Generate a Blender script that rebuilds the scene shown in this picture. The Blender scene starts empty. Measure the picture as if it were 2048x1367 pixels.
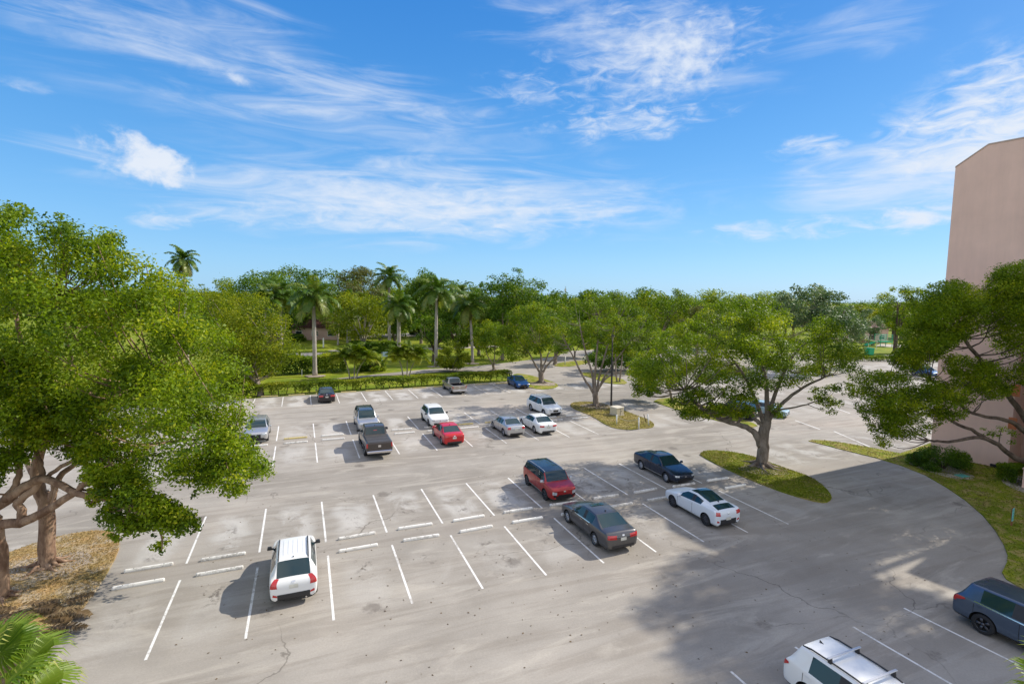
import bpy, bmesh, math, random
import numpy as np
from mathutils import Vector, Matrix
from mathutils.bvhtree import BVHTree

random.seed(7)
rng = np.random.default_rng(11)
SC = bpy.context.scene
COL = SC.collection
R = math.radians

# ------------------------------------------------------------------ survey of the place
# camera and the parking grid were measured from the parking lines; everything is built at its real place (metres)
K = 1.07
FPX, PITCH, ROLL, YAW = 1031.87, 0.087865, 0.016131, -0.391112
H = 11.304 * K
CP, SP, CR, SR = math.cos(PITCH), math.sin(PITCH), math.cos(ROLL), math.sin(ROLL)


def ray(px, py):
    a, b = px - 1024.0, py - 683.5
    X = a * CR + b * SR
    up = (a * SR - b * CR) / FPX
    return Vector((X / FPX, CP + up * SP, -SP + up * CP))


def gp(px, py, z=0.0):
    d = ray(px, py)
    t = (z - H) / d.z
    return Vector((d.x * t, d.y * t, z))


def at(px, py, Y):
    d = ray(px, py)
    t = Y / d.y
    return Vector((d.x * t, Y, H + d.z * t))


EU = Vector((math.cos(-YAW), math.sin(-YAW), 0))
EV = Vector((-math.sin(-YAW), math.cos(-YAW), 0))
ORD = ['first', 'second', 'third', 'fourth', 'fifth', 'sixth', 'seventh', 'eighth', 'ninth', 'tenth', 'eleventh', 'twelfth', 'thirteenth']
W = 2.74          # bay width in grid units (times K metres)
U0 = -4.56


def lot(u, v, z=0.0):
    p = (EU * u + EV * v) * K
    p.z = z
    return p


# ------------------------------------------------------------------ helpers
def link(o, parent=None):
    COL.objects.link(o)
    if parent is not None:
        o.parent = parent
    return o


def tag(o, label=None, cat=None, group=None, kind=None):
    if label: o['label'] = label
    if cat: o['category'] = cat
    if group: o['group'] = group
    if kind: o['kind'] = kind
    return o


def empty(name, loc=(0, 0, 0), rz=0.0, parent=None):
    o = bpy.data.objects.new(name, None)
    o.location = loc
    o.rotation_euler = (0, 0, rz)
    o.empty_display_size = 0.3
    return link(o, parent)


def mesh_np(name, V, F, mats, smooth=False, mi=None, attr=None):
    """F: list of tuples or (N,k) array"""
    me = bpy.data.meshes.new(name)
    V = np.asarray(V, dtype=np.float32).reshape(-1, 3)
    if isinstance(F, np.ndarray):
        n, k = F.shape
        me.vertices.add(len(V)); me.vertices.foreach_set('co', V.ravel())
        me.loops.add(n * k); me.loops.foreach_set('vertex_index', F.astype(np.int32).ravel())
        me.polygons.add(n); me.polygons.foreach_set('loop_start', np.arange(0, n * k, k, dtype=np.int32))
        me.update(calc_edges=True)
    else:
        me.from_pydata([tuple(v) for v in V], [], F)
    for m in (mats if isinstance(mats, (list, tuple)) else [mats]):
        me.materials.append(m)
    if mi is not None:
        me.polygons.foreach_set('material_index', np.asarray(mi, dtype=np.int32))
    if smooth:
        me.polygons.foreach_set('use_smooth', np.ones(len(me.polygons), dtype=bool))
    if attr is not None:
        a = me.attributes.new('tint', 'FLOAT', 'FACE')
        a.data.foreach_set('value', np.asarray(attr, dtype=np.float32))
    me.update()
    return me


def obj(name, me, parent=None, loc=None, rz=0.0):
    o = bpy.data.objects.new(name, me)
    if loc is not None: o.location = loc
    o.rotation_euler = (0, 0, rz)
    return link(o, parent)


class MB:
    """collects boxes, tubes, lathes into one mesh"""
    def __init__(s): s.V = []; s.F = []; s.M = []

    def add(s, V, F, m=0):
        b = len(s.V)
        s.V += [tuple(v) for v in V]
        s.F += [tuple(b + i for i in f) for f in F]
        s.M += [m] * len(F)
        return s

    def box(s, c, d, rz=0.0, m=0, taper=1.0, bev=0.0):
        hx, hy, hz = d[0] / 2, d[1] / 2, d[2] / 2
        ca, sa = math.cos(rz), math.sin(rz)
        if bev > 0:
            rings = [(-hz, 0, 1), (-hz + bev, 0, 0), (hz - bev, 0, 0), (hz, 0, 1)]
            V, F = [], []
            def ringpts(z, ins, t):
                x, y = hx * t - ins, hy * t - ins
                b = max(bev - ins, 0.002)
                return [(x, -y + b, z), (x, y - b, z), (x - b, y, z), (-x + b, y, z), (-x, y - b, z), (-x, -y + b, z), (-x + b, -y, z), (x - b, -y, z)]
            pts = [ringpts(-hz, bev * .7, 1), ringpts(-hz + bev, 0, 1), ringpts(hz - bev, 0, taper), ringpts(hz, bev * .7, taper)]
            for r in pts: V += r
            for k in range(3):
                for i in range(8):
                    j = (i + 1) % 8
                    F.append((k * 8 + i, k * 8 + j, k * 8 + 8 + j, k * 8 + 8 + i))
            F.append(tuple(range(7, -1, -1))); F.append(tuple(range(24, 32)))
        else:
            V = []
            for z, t in ((-hz, 1), (hz, taper)):
                for x, y in ((-hx, -hy), (hx, -hy), (hx, hy), (-hx, hy)):
                    V.append((x * t, y * t, z))
            F = [(3, 2, 1, 0), (4, 5, 6, 7), (0, 1, 5, 4), (1, 2, 6, 5), (2, 3, 7, 6), (3, 0, 4, 7)]
        V = [(c[0] + x * ca - y * sa, c[1] + x * sa + y * ca, c[2] + z) for x, y, z in V]
        return s.add(V, F, m)

    def tube(s, pts, rad, n=8, m=0, cap=True):
        V, F = tube_geo(pts, rad, n, cap)
        return s.add(V, F, m)

    def lathe(s, prof, n=24, axis='z', c=(0, 0, 0), m=0, close=False):
        V, F = [], []
        k = len(prof)
        for i in range(n):
            a = 2 * math.pi * i / n
            for r, h in prof:
                x, y = r * math.cos(a), r * math.sin(a)
                V.append((c[0] + x, c[1] + y, c[2] + h) if axis == 'z' else (c[0] + x, c[1] + h, c[2] + y))
        for i in range(n):
            j = (i + 1) % n
            for q in range(k - 1):
                F.append((i * k + q, j * k + q, j * k + q + 1, i * k + q + 1) if axis == 'z' else (i * k + q, i * k + q + 1, j * k + q + 1, j * k + q))
        return s.add(V, F, m)

    def build(s, name, mats, parent=None, smooth=False, loc=None, rz=0.0):
        me = mesh_np(name, s.V, s.F, mats, smooth, s.M)
        return obj(name, me, parent, loc, rz)


def tube_geo(pts, rad, n=8, cap=True):
    pts = [Vector(p) for p in pts]
    if not hasattr(rad, '__len__'): rad = [rad] * len(pts)
    V, F = [], []
    ref = None
    for i, p in enumerate(pts):
        t = (pts[min(i + 1, len(pts) - 1)] - pts[max(i - 1, 0)])
        if t.length < 1e-9: t = Vector((0, 0, 1))
        t.normalize()
        if ref is None:
            ref = t.cross(Vector((0.31, 0.95, 0.05)))
            if ref.length < .05: ref = t.cross(Vector((1, 0, 0)))
        a = (ref - t * ref.dot(t)).normalized(); ref = a
        b = t.cross(a)
        for k in range(n):
            an = 2 * math.pi * k / n
            q = p + (a * math.cos(an) + b * math.sin(an)) * rad[i]
            V.append(tuple(q))
    for i in range(len(pts) - 1):
        for k in range(n):
            k2 = (k + 1) % n
            F.append((i * n + k, i * n + k2, (i + 1) * n + k2, (i + 1) * n + k))
    if cap:
        F.append(tuple(range(n - 1, -1, -1)))
        F.append(tuple(range((len(pts) - 1) * n, len(pts) * n)))
    return V, F


# ------------------------------------------------------------------ materials
def new_mat(name):
    m = bpy.data.materials.new(name); m.use_nodes = True
    nt = m.node_tree; nt.nodes.clear()
    out = nt.nodes.new('ShaderNodeOutputMaterial')
    return m, nt, out


class N:
    """thin node helper"""
    def __init__(s, nt): s.nt = nt

    def n(s, t, **kw):
        x = s.nt.nodes.new(t)
        for k, v in kw.items(): setattr(x, k, v)
        return x

    def l(s, a, b): s.nt.links.new(a, b)

    def setin(s, node, key, v):
        if v is None: return
        if isinstance(v, bpy.types.NodeSocket): s.l(v, node.inputs[key])
        else: node.inputs[key].default_value = v

    def math(s, op, a, b=None, c=None, clamp=False):
        x = s.n('ShaderNodeMath', operation=op); x.use_clamp = clamp
        s.setin(x, 0, a); s.setin(x, 1, b); s.setin(x, 2, c)
        return x.outputs[0]

    def noise(s, vec, scale, detail=4, rough=.55, dist=0.0, lac=2.0):
        x = s.n('ShaderNodeTexNoise')
        if vec is not None: s.l(vec, x.inputs['Vector'])
        x.inputs['Scale'].default_value = scale; x.inputs['Detail'].default_value = detail
        x.inputs['Roughness'].default_value = rough; x.inputs['Distortion'].default_value = dist
        x.inputs['Lacunarity'].default_value = lac
        return x.outputs[0]

    def ramp(s, fac, a, b, ca=0.0, cb=1.0, smooth=True):
        x = s.n('ShaderNodeMapRange'); x.interpolation_type = 'SMOOTHSTEP' if smooth else 'LINEAR'
        s.setin(x, 'Value', fac); s.setin(x, 'From Min', a); s.setin(x, 'From Max', b)
        s.setin(x, 'To Min', ca); s.setin(x, 'To Max', cb)
        return x.outputs[0]

    def mix(s, fac, a, b, mode='MIX'):
        x = s.n('ShaderNodeMix', data_type='RGBA', blend_type=mode)
        s.setin(x, 'Factor', fac)
        for key, v in ((6, a), (7, b)):
            if isinstance(v, bpy.types.NodeSocket): s.l(v, x.inputs[key])
            else: x.inputs[key].default_value = (*v, 1) if len(v) == 3 else v
        return x.outputs[2]

    def comb(s, x, y, z):
        c = s.n('ShaderNodeCombineXYZ')
        s.setin(c, 0, x); s.setin(c, 1, y); s.setin(c, 2, z)
        return c.outputs[0]

    def sep(s, v):
        c = s.n('ShaderNodeSeparateXYZ'); s.l(v, c.inputs[0])
        return c.outputs[0], c.outputs[1], c.outputs[2]

    def dot(s, v, w):
        x = s.n('ShaderNodeVectorMath', operation='DOT_PRODUCT')
        s.l(v, x.inputs[0]); x.inputs[1].default_value = w
        return x.outputs['Value']

    def bsdf(s, color, rough=.6, metal=0.0, spec=.5, coat=0.0, bump=None, bstr=.2, bdist=.02, trans=None):
        b = s.n('ShaderNodeBsdfPrincipled')
        if isinstance(color, bpy.types.NodeSocket): s.l(color, b.inputs['Base Color'])
        else: b.inputs['Base Color'].default_value = (*color, 1)
        s.setin(b, 'Roughness', rough); s.setin(b, 'Metallic', metal)
        b.inputs['Specular IOR Level'].default_value = spec
        b.inputs['Coat Weight'].default_value = coat; b.inputs['Coat Roughness'].default_value = .04
        if bump is not None:
            bp = s.n('ShaderNodeBump'); s.l(bump, bp.inputs['Height'])
            bp.inputs['Strength'].default_value = bstr; bp.inputs['Distance'].default_value = bdist
            s.l(bp.outputs[0], b.inputs['Normal'])
        return b.outputs[0]


_mc = {}


def simple(name, color, rough=.6, metal=0.0, spec=.5, coat=0.0, var=.12, vscale=3.0, bump=0.0, bscale=40.0):
    if name in _mc: return _mc[name]
    m, nt, out = new_mat(name); g = N(nt)
    tc = g.n('ShaderNodeTexCoord').outputs['Object']
    nz = g.noise(tc, vscale, 5, .6)
    k = g.ramp(nz, .3, .7, 1 - var, 1 + var)
    mul = g.n('ShaderNodeVectorMath', operation='SCALE'); mul.inputs[0].default_value = color; g.l(k, mul.inputs['Scale'])
    bmp = g.noise(tc, bscale, 3) if bump > 0 else None
    g.l(g.bsdf(mul.outputs[0], rough, metal, spec, coat, bmp, bump, .02), out.inputs[0])
    _mc[name] = m
    return m


def foliage(name, c0, c1, c2, trans=.35, rough=.55, spec=.25):
    m, nt, out = new_mat(name); g = N(nt)
    a = g.n('ShaderNodeAttribute', attribute_name='tint').outputs['Fac']
    c = g.mix(g.ramp(a, 0, .55), c0, c1)
    c = g.mix(g.ramp(a, .6, 1.0), c, c2)
    b = g.bsdf(c, rough, 0, spec)
    t = g.n('ShaderNodeBsdfTranslucent')
    tcol = g.mix(1.0, c, (1.3, 1.3, .5), 'MULTIPLY')
    g.l(tcol, t.inputs[0])
    mx = g.n('ShaderNodeMixShader'); mx.inputs[0].default_value = trans
    g.l(b, mx.inputs[1]); g.l(t.outputs[0], mx.inputs[2])
    g.l(mx.outputs[0], out.inputs[0])
    return m


FOL = dict(
    lime=foliage('foliage_lime', (.045, .095, .004), (.185, .265, .005), (.42, .44, .016), .52, .5, .25),
    bright=foliage('foliage_bright', (.032, .080, .004), (.172, .255, .005), (.42, .44, .018), .45, .5, .25),
    mid=foliage('foliage_mid', (.030, .080, .004), (.148, .228, .006), (.37, .39, .018), .43),
    dark=foliage('foliage_dark', (.020, .062, .005), (.092, .178, .008), (.24, .31, .018), .38),
    yellow=foliage('foliage_yellow', (.058, .100, .004), (.178, .228, .006), (.36, .35, .018), .44),
    blue=foliage('foliage_silver', (.042, .095, .036), (.105, .170, .070), (.28, .34, .18), .25),
    brown=foliage('foliage_dry', (.066, .084, .016), (.125, .135, .030), (.20, .185, .055), .3),
    litter=foliage('dead_leaves', (.07, .045, .02), (.15, .10, .05), (.26, .19, .10), .1),
    palm=foliage('foliage_palm', (.040, .105, .010), (.105, .185, .018), (.27, .30, .07), .36, .42, .4),
    fan=foliage('foliage_fan', (.07, .16, .010), (.18, .27, .022), (.40, .40, .09), .40, .45, .4),
    hedge=foliage('foliage_hedge', (.045, .095, .004), (.150, .210, .006), (.30, .31, .02), .42),
)


def bark_mat(name, c0, c1, scale=3.0):
    m, nt, out = new_mat(name); g = N(nt)
    p = g.n('ShaderNodeTexCoord').outputs['Object']
    mp = g.n('ShaderNodeMapping'); g.l(p, mp.inputs[0]); mp.inputs['Scale'].default_value = (1, 1, .35)
    a = g.noise(mp.outputs[0], scale, 6, .65, .4)
    b = g.noise(mp.outputs[0], scale * 6, 4, .6)
    c = g.mix(g.ramp(a, .35, .65), c0, c1)
    c = g.mix(g.ramp(b, .55, .75, 0, .5), c, tuple(x * .45 for x in c0))
    g.l(g.bsdf(c, .85, 0, .2, 0, b, .5, .03), out.inputs[0])
    return m


BARK = dict(grey=bark_mat('bark_grey', (.16, .125, .095), (.30, .245, .20)),
            tan=bark_mat('bark_tan', (.17, .10, .065), (.42, .29, .20), 2.2),
            pale=bark_mat('bark_pale', (.28, .24, .20), (.46, .40, .34)),
            dark=bark_mat('bark_dark', (.07, .05, .038), (.16, .12, .09)),
            royal=bark_mat('bark_royal', (.30, .265, .23), (.47, .42, .37), 1.5))

# asphalt: stains, tyre streaks, bleached bays, cracks all belong to the surface itself
def asphalt_mat():
    m, nt, out = new_mat('asphalt'); g = N(nt)
    P = g.n('ShaderNodeNewGeometry').outputs['Position']
    u = g.math('DIVIDE', g.dot(P, EU), K); v = g.math('DIVIDE', g.dot(P, EV), K)
    uvw = g.comb(u, v, 0.0)
    big = g.noise(uvw, .07, 5, .6, .5)
    med = g.noise(uvw, .45, 6, .65, .3)
    stre = g.noise(g.comb(g.math('MULTIPLY', u, .10), g.math('MULTIPLY', v, 1.1), 3.0), 1.0, 6, .62, .9)
    fine = g.noise(P, 14, 4, .7)
    grit = g.noise(P, 70, 2, .7)
    c = g.mix(g.ramp(big, .33, .67), (.252, .229, .197), (.375, .345, .302))
    c = g.mix(g.ramp(big, .52, .72, 0, .45), c, (.34, .272, .212))
    c = g.mix(g.ramp(stre, .44, .60, 0, .48), c, (.228, .200, .166))
    c = g.mix(g.ramp(g.noise(g.comb(g.math('MULTIPLY', u, .16), g.math('MULTIPLY', v, .7), 9.0), 1.0, 7, .66, 1.4), .50, .66, 0, .55), c, (.42, .385, .33))
    # bleached bays
    fu = g.math('ABSOLUTE', g.math('SUBTRACT', g.math('FRACT', g.math('DIVIDE', g.math('SUBTRACT', u, U0), W)), .5))
    bay = g.ramp(g.math('ADD', fu, g.math('MULTIPLY', g.math('SUBTRACT', med, .5), .5)), .16, .40, 1, 0)
    tot = None
    for v0, v1, w_ in ((24.2, 29.4, .75), (36.0, 41.2, .55), (42.8, 47.8, .7), (54.8, 61.4, .9), (18.0, 22.4, .28)):
        r = g.math('MULTIPLY', g.ramp(v, v0 - .2, v0 + 1.2), g.ramp(v, v1 - 1.4, v1 + .1, 1, 0))
        r = g.math('MULTIPLY', r, w_)
        tot = r if tot is None else g.math('ADD', tot, r)
    bl = g.math('MULTIPLY', g.math('MULTIPLY', tot, bay), g.ramp(g.noise(uvw, .31, 5, .7, .8), .40, .58))
    c = g.mix(bl, c, (.47, .45, .415))
    # dirt line between the two rows of wheel stops, oil spots
    gut = g.math('MULTIPLY', g.ramp(v, 22.4, 23.3), g.ramp(v, 23.8, 24.6, 1, 0))
    gut2 = g.math('MULTIPLY', g.ramp(v, 41.0, 41.6), g.ramp(v, 42.3, 43.0, 1, 0))
    c = g.mix(g.math('MULTIPLY', g.math('ADD', gut, gut2), g.ramp(med, .35, .7, .1, .6)), c, (.25, .22, .188))
    oil = g.n('ShaderNodeTexVoronoi', feature='F1'); g.l(uvw, oil.inputs['Vector']); oil.inputs['Scale'].default_value = .32
    od = g.math('ADD', oil.outputs['Distance'], g.math('MULTIPLY', g.math('SUBTRACT', g.noise(uvw, 2.2, 4, .7), .5), .35))
    c = g.mix(g.ramp(od, .05, .16, .55, 0), c, (.10, .085, .072))
    # oil drips where engines stand
    drip = g.math('MULTIPLY', g.ramp(fu, .04, .17, 1, 0), g.math('ADD', g.math('MULTIPLY', g.ramp(v, 19.6, 21.2), g.ramp(v, 21.6, 22.5, 1, 0)), g.math('MULTIPLY', g.ramp(v, 24.6, 25.4), g.ramp(v, 26.6, 27.8, 1, 0))))
    drip = g.math('MULTIPLY', drip, g.ramp(g.noise(uvw, 1.7, 5, .75, .5), .52, .64, 0, .75))
    c = g.mix(drip, c, (.085, .072, .062))
    # cracks
    wob = g.n('ShaderNodeVectorMath', operation='ADD')
    nz = g.n('ShaderNodeTexNoise'); g.l(uvw, nz.inputs['Vector']); nz.inputs['Scale'].default_value = .6; nz.inputs['Detail'].default_value = 5
    sc = g.n('ShaderNodeVectorMath', operation='SCALE'); g.l(nz.outputs['Color'], sc.inputs[0]); sc.inputs['Scale'].default_value = 2.2
    g.l(uvw, wob.inputs[0]); g.l(sc.outputs[0], wob.inputs[1])
    vo = g.n('ShaderNodeTexVoronoi', feature='DISTANCE_TO_EDGE'); g.l(wob.outputs[0], vo.inputs['Vector']); vo.inputs['Scale'].default_value = .13
    crk = g.math('MULTIPLY', g.ramp(vo.outputs['Distance'], .0015, .006, 1, 0), g.ramp(g.noise(uvw, .11, 3), .45, .6))
    c = g.mix(g.math('MULTIPLY', crk, .6), c, (.10, .085, .07))
    k = g.math('MULTIPLY', g.ramp(fine, .25, .75, .90, 1.10, False), g.ramp(grit, .3, .7, .90, 1.10, False))
    k = g.math('MULTIPLY', k, g.ramp(med, .3, .7, .92, 1.08, False))
    mu = g.n('ShaderNodeVectorMath', operation='SCALE'); g.l(c, mu.inputs[0]); g.l(k, mu.inputs['Scale'])
    g.l(g.bsdf(mu.outputs[0], .88, 0, .25, 0, grit, .25, .01), out.inputs[0])
    return m


def concrete_mat():
    m, nt, out = new_mat('concrete_path'); g = N(nt)
    P = g.n('ShaderNodeNewGeometry').outputs['Position']
    a = g.noise(P, .5, 6, .65); b = g.noise(P, 20, 3)
    c = g.mix(g.ramp(a, .3, .7), (.37, .33, .285), (.47, .425, .37))
    g.l(g.bsdf(c, .9, 0, .2, 0, b, .15, .01), out.inputs[0])
    return m


def lawn_mat(name, g0, g1, dry, dryamt, scale=.25):
    m, nt, out = new_mat(name); g = N(nt)
    P = g.n('ShaderNodeNewGeometry').outputs['Position']
    a = g.noise(P, scale, 6, .65, .4); b = g.noise(P, 9, 5, .7); d = g.noise(P, scale * 2.2, 5, .6, .8)
    e = g.noise(P, 45, 3, .7)
    c = g.mix(g.ramp(a, .35, .65), g0, g1)
    c = g.mix(g.math('MULTIPLY', g.ramp(d, .62 - dryamt * .3, .72 - dryamt * .2), .85), c, dry)
    k = g.math('MULTIPLY', g.ramp(b, .25, .75, .7, 1.3, False), g.ramp(e, .3, .7, .75, 1.25, False))
    mu = g.n('ShaderNodeVectorMath', operation='SCALE'); g.l(c, mu.inputs[0]); g.l(k, mu.inputs['Scale'])
    g.l(g.bsdf(mu.outputs[0], .9, 0, .15, 0, e, .6, .05), out.inputs[0])
    return m


M_ASPH = asphalt_mat(); M_CONC = concrete_mat()
M_LAWN = lawn_mat('lawn', (.12, .175, .010), (.22, .245, .016), (.33, .28, .08), .16)
M_ISL = lawn_mat('island_grass', (.13, .175, .010), (.23, .25, .016), (.33, .26, .09), .55, .5)
M_DRY = lawn_mat('dry_grass', (.18, .175, .03), (.28, .225, .06), (.37, .29, .13), .5, .4)
M_DIRT = lawn_mat('dry_straw_ground', (.25, .19, .07), (.44, .285, .13), (.46, .38, .27), .6, .45)
M_SOIL = simple('sandy_soil', (.36, .31, .245), .95, var=.3, vscale=4, bump=.5)
def line_mat():
    m, nt, out = new_mat('worn_white_paint'); g = N(nt)
    P = g.n('ShaderNodeNewGeometry').outputs['Position']
    a = g.noise(P, 5, 6, .75); b = g.noise(P, .5, 3)
    wear = g.ramp(g.math('ADD', a, g.math('MULTIPLY', g.math('SUBTRACT', b, .5), .8)), .48, .66, .06, .8)
    c = g.mix(wear, (.74, .73, .70), (.38, .355, .32))
    g.l(g.bsdf(c, .8, 0, .3), out.inputs[0])
    return m
M_LINE = line_mat()
def stop_mat(name, col):
    m, nt, out = new_mat(name); g = N(nt)
    P = g.n('ShaderNodeNewGeometry').outputs['Position']
    r_ = g.n('ShaderNodeObjectInfo').outputs['Random']
    a = g.noise(P, 3.5, 6, .75); z_ = g.sep(g.n('ShaderNodeTexCoord').outputs['Object'])[2]
    d = g.ramp(g.math('ADD', a, g.math('MULTIPLY', g.math('SUBTRACT', r_, .5), .22)), .50, .70, 0, .7)
    d = g.math('MAXIMUM', d, g.ramp(g.math('ADD', z_, g.math('MULTIPLY', a, .04)), .055, .03, 0, .5))
    c = g.mix(d, col, (.30, .275, .24))
    g.l(g.bsdf(c, .8, 0, .25, 0, a, .2, .01), out.inputs[0])
    return m
M_STOP = stop_mat('wheel_stop_paint', (.76, .74, .69))
M_STOPY = stop_mat('faded_yellow_paint', (.60, .49, .20))
M_RUB = simple('black_rubber', (.02, .02, .02), .8, var=.1)

# ------------------------------------------------------------------ ground, road, islands
def poly_mesh(name, pts, z, mat, thick=0.0, sub=None):
    bm = bmesh.new()
    vs = [bm.verts.new((p[0], p[1], z)) for p in pts]
    f = bm.faces.new(vs)
    f.normal_update()
    if f.normal.z < 0: f.normal_flip()
    if thick > 0:
        r = bmesh.ops.extrude_face_region(bm, geom=[f])
        for v in r['geom']:
            if isinstance(v, bmesh.types.BMVert): v.co.z = z
        for v in vs: v.co.z = z - thick
    bmesh.ops.triangulate(bm, faces=[x for x in bm.faces if len(x.verts) > 4])
    bmesh.ops.recalc_face_normals(bm, faces=bm.faces) if thick > 0 else None
    me = bpy.data.meshes.new(name); bm.to_mesh(me); bm.free()
    me.materials.append(mat)
    return obj(name, me)


def smooth_poly(pts, it=2):
    for _ in range(it):
        q = []
        for i in range(len(pts)):
            a, b = pts[i], pts[(i + 1) % len(pts)]
            q += [a.lerp(b, .25), a.lerp(b, .75)]
        pts = q
    return pts


tag(poly_mesh('ground', [(-2500, -200, 0), (2500, -200, 0), (2500, 4500, 0), (-2500, 4500, 0)], -.06, M_LAWN), kind='structure')
asph = [lot(-48, 58.0), lot(-8, 60.55), lot(26.7, 63.4), gp(1020, 748), gp(1000, 741), gp(873, 744), gp(760, 752), gp(701, 757), gp(655, 758), gp(746, 748.5), gp(860, 737.5), gp(939, 733),
        gp(1017, 724.5), gp(1102, 714), gp(1144, 701), gp(1330, 692), gp(1600, 706), gp(1744, 718), gp(1880, 716), gp(2500, 716), Vector((130, 30, 0)), Vector((60, -12, 0)), Vector((-75, -12, 0))]
tag(poly_mesh('parking_lot', asph, 0.0, M_ASPH), kind='structure')
# far paths and the street behind the lawns
for px in ([(560, 709), (600, 705), (672, 704), (678, 709), (600, 713)], [(655, 700), (672, 699), (700, 706), (690, 709)],
           [(720, 668), (900, 664), (1010, 662), (1010, 668), (880, 671), (720, 674)], [(770, 697), (860, 695), (1000, 690), (1000, 693), (860, 699), (770, 700)],
           [(1255, 720), (1290, 700), (1310, 690), (1345, 664), (1356, 666), (1330, 690), (1300, 712)], [(1738, 712), (1880, 710), (1960, 712), (1960, 705), (1800, 707)], [(1750, 692), (1840, 696), (1980, 700), (1980, 694), (1840, 690), (1760, 687)]):
    tag(poly_mesh('path', [gp(*p) for p in px], -.04, M_CONC), kind='structure')


def c4(l, ox, oy, s): return [(ox + x / s, oy + y / s) for x, y in l]


isl_lamp = c4([(0, 820), (60, 795), (180, 785), (330, 790), (450, 800), (620, 850), (800, 910), (1050, 1010), (1180, 1050), (1280, 1120), (1270, 1170), (1180, 1190), (1050, 1195),
               (900, 1215), (700, 1190), (600, 1160), (500, 1110), (350, 1010), (100, 910), (20, 870)], 1140, 700, 7.595)
isl_tree = [(1398, 909), (1405, 913), (1420, 922), (1460, 942), (1520, 968), (1580, 990), (1640, 1006), (1658, 1004), (1665, 994), (1652, 976), (1620, 953), (1570, 937), (1500, 910), (1450, 902), (1410, 901)]
isl_hedge = [(1020, 757), (1030, 746), (1060, 750), (1085, 757), (1112, 766), (1118, 774), (1090, 779), (1068, 777), (1050, 772), (1062, 768), (1045, 764)]
isl_back = [(1160, 745), (1195, 746), (1242, 756), (1259, 768), (1220, 768), (1195, 760), (1165, 750)]
isl_post = [(1104, 731), (1120, 725), (1156, 721), (1185, 722), (1165, 729), (1130, 734)]
isl_right = [(1617, 882), (1650, 890), (1680, 898), (1750, 915), (1800, 930), (1850, 950), (1895, 976), (1930, 1000), (1965, 1030), (1990, 1060), (2008, 1090), (2015, 1110), (2014, 1125), (2004, 1145), (2012, 1158), (2048, 1180),
             (2200, 1260), (2600, 1300), (2900, 1000), (2300, 860), (1880, 880), (1800, 907), (1740, 895), (1690, 886), (1650, 881), (1625, 880)]
isl_dirt = [(-80, 1140), (0, 1112), (60, 1090), (120, 1072), (180, 1062), (225, 1062), (243, 1086), (225, 1130), (180, 1200), (140, 1245), (95, 1305), (60, 1367), (-60, 1500), (-300, 1500), (-300, 1200)]
isl_far = [(1300, 800), (1360, 793), (1470, 835), (1520, 850), (1500, 856), (1420, 838), (1330, 812)]
ISL = {}
for nm, px, mt, sm in (('grass_island', isl_lamp, M_DRY, 1), ('grass_island', isl_tree, M_ISL, 1), ('grass_island', isl_hedge, M_ISL, 1), ('grass_island', isl_back, M_ISL, 1),
                       ('grass_island', isl_post, M_ISL, 1), ('grass_verge', isl_right, M_ISL, 0), ('dirt_verge', isl_dirt, M_DIRT, 1), ('grass_island', isl_far, M_ISL, 1)):
    P = [gp(*p) for p in px]
    if sm: P = smooth_poly(P, sm)
    o = tag(poly_mesh(nm, P, .055, mt, .10), kind='structure')
    ISL[id(px)] = P


# ------------------------------------------------------------------ leaves, blades
def leaf_arrays(C, Nrm, size, asp=.55, tint=None, up=None):
    n = len(C)
    Nrm = Nrm / np.maximum(np.linalg.norm(Nrm, axis=1, keepdims=True), 1e-6)
    r = rng.normal(size=(n, 3))
    T = np.cross(Nrm, r); T /= np.maximum(np.linalg.norm(T, axis=1, keepdims=True), 1e-6)
    B = np.cross(Nrm, T)
    s = np.broadcast_to(np.asarray(size), (n,))[:, None]
    h = s * .5
    V = np.empty((n, 4, 3))
    V[:, 0] = C - T * h; V[:, 1] = C + B * h * asp + Nrm * h * .18 - T * h * .1
    V[:, 2] = C + T * h - Nrm * h * .15; V[:, 3] = C - B * h * asp + Nrm * h * .18 - T * h * .1
    F = np.arange(n * 4).reshape(n, 4)
    return V.reshape(-1, 3), F


def crown_mesh(name, centers, radii, n_leaf, size, mat, flat=.75, upw=.6, tints=None):
    """leaves spread through many clumps"""
    centers = np.asarray(centers, float); radii = np.asarray(radii, float)
    m = len(centers)
    w = radii ** 2; w = w / w.sum()
    idx = rng.choice(m, n_leaf, p=w)
    d = rng.normal(size=(n_leaf, 3)); d /= np.linalg.norm(d, axis=1, keepdims=True)
    rr = rng.random(n_leaf) ** .42
    rr *= 1 + .22 * rng.normal(size=n_leaf) * (rng.random(n_leaf) < .25)
    off = d * rr[:, None] * radii[idx][:, None]; off[:, 2] *= flat
    C = centers[idx] + off
    Nr = d * .55 + np.array([0, 0, upw]) + rng.normal(size=(n_leaf, 3)) * .55
    ct = rng.random(m) if tints is None else tints
    t = np.clip(.55 * ct[idx] + .50 * rng.random(n_leaf) - .03, 0, 1)
    V, F = leaf_arrays(C, Nr, size * (0.5 + .55 * rng.random(n_leaf) + .5 * rng.random(n_leaf) ** 3))
    return mesh_np(name, V, F, mat, attr=t)


def inside(poly, pts):
    x, y = pts[:, 0], pts[:, 1]
    c = np.zeros(len(pts), bool)
    n = len(poly)
    for i in range(n):
        x1, y1 = poly[i]; x2, y2 = poly[(i + 1) % n]
        cond = ((y1 > y) != (y2 > y))
        with np.errstate(divide='ignore', invalid='ignore'):
            xi = (x2 - x1) * (y - y1) / (y2 - y1 + 1e-12) + x1
        c ^= cond & (x < xi)
    return c


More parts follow.
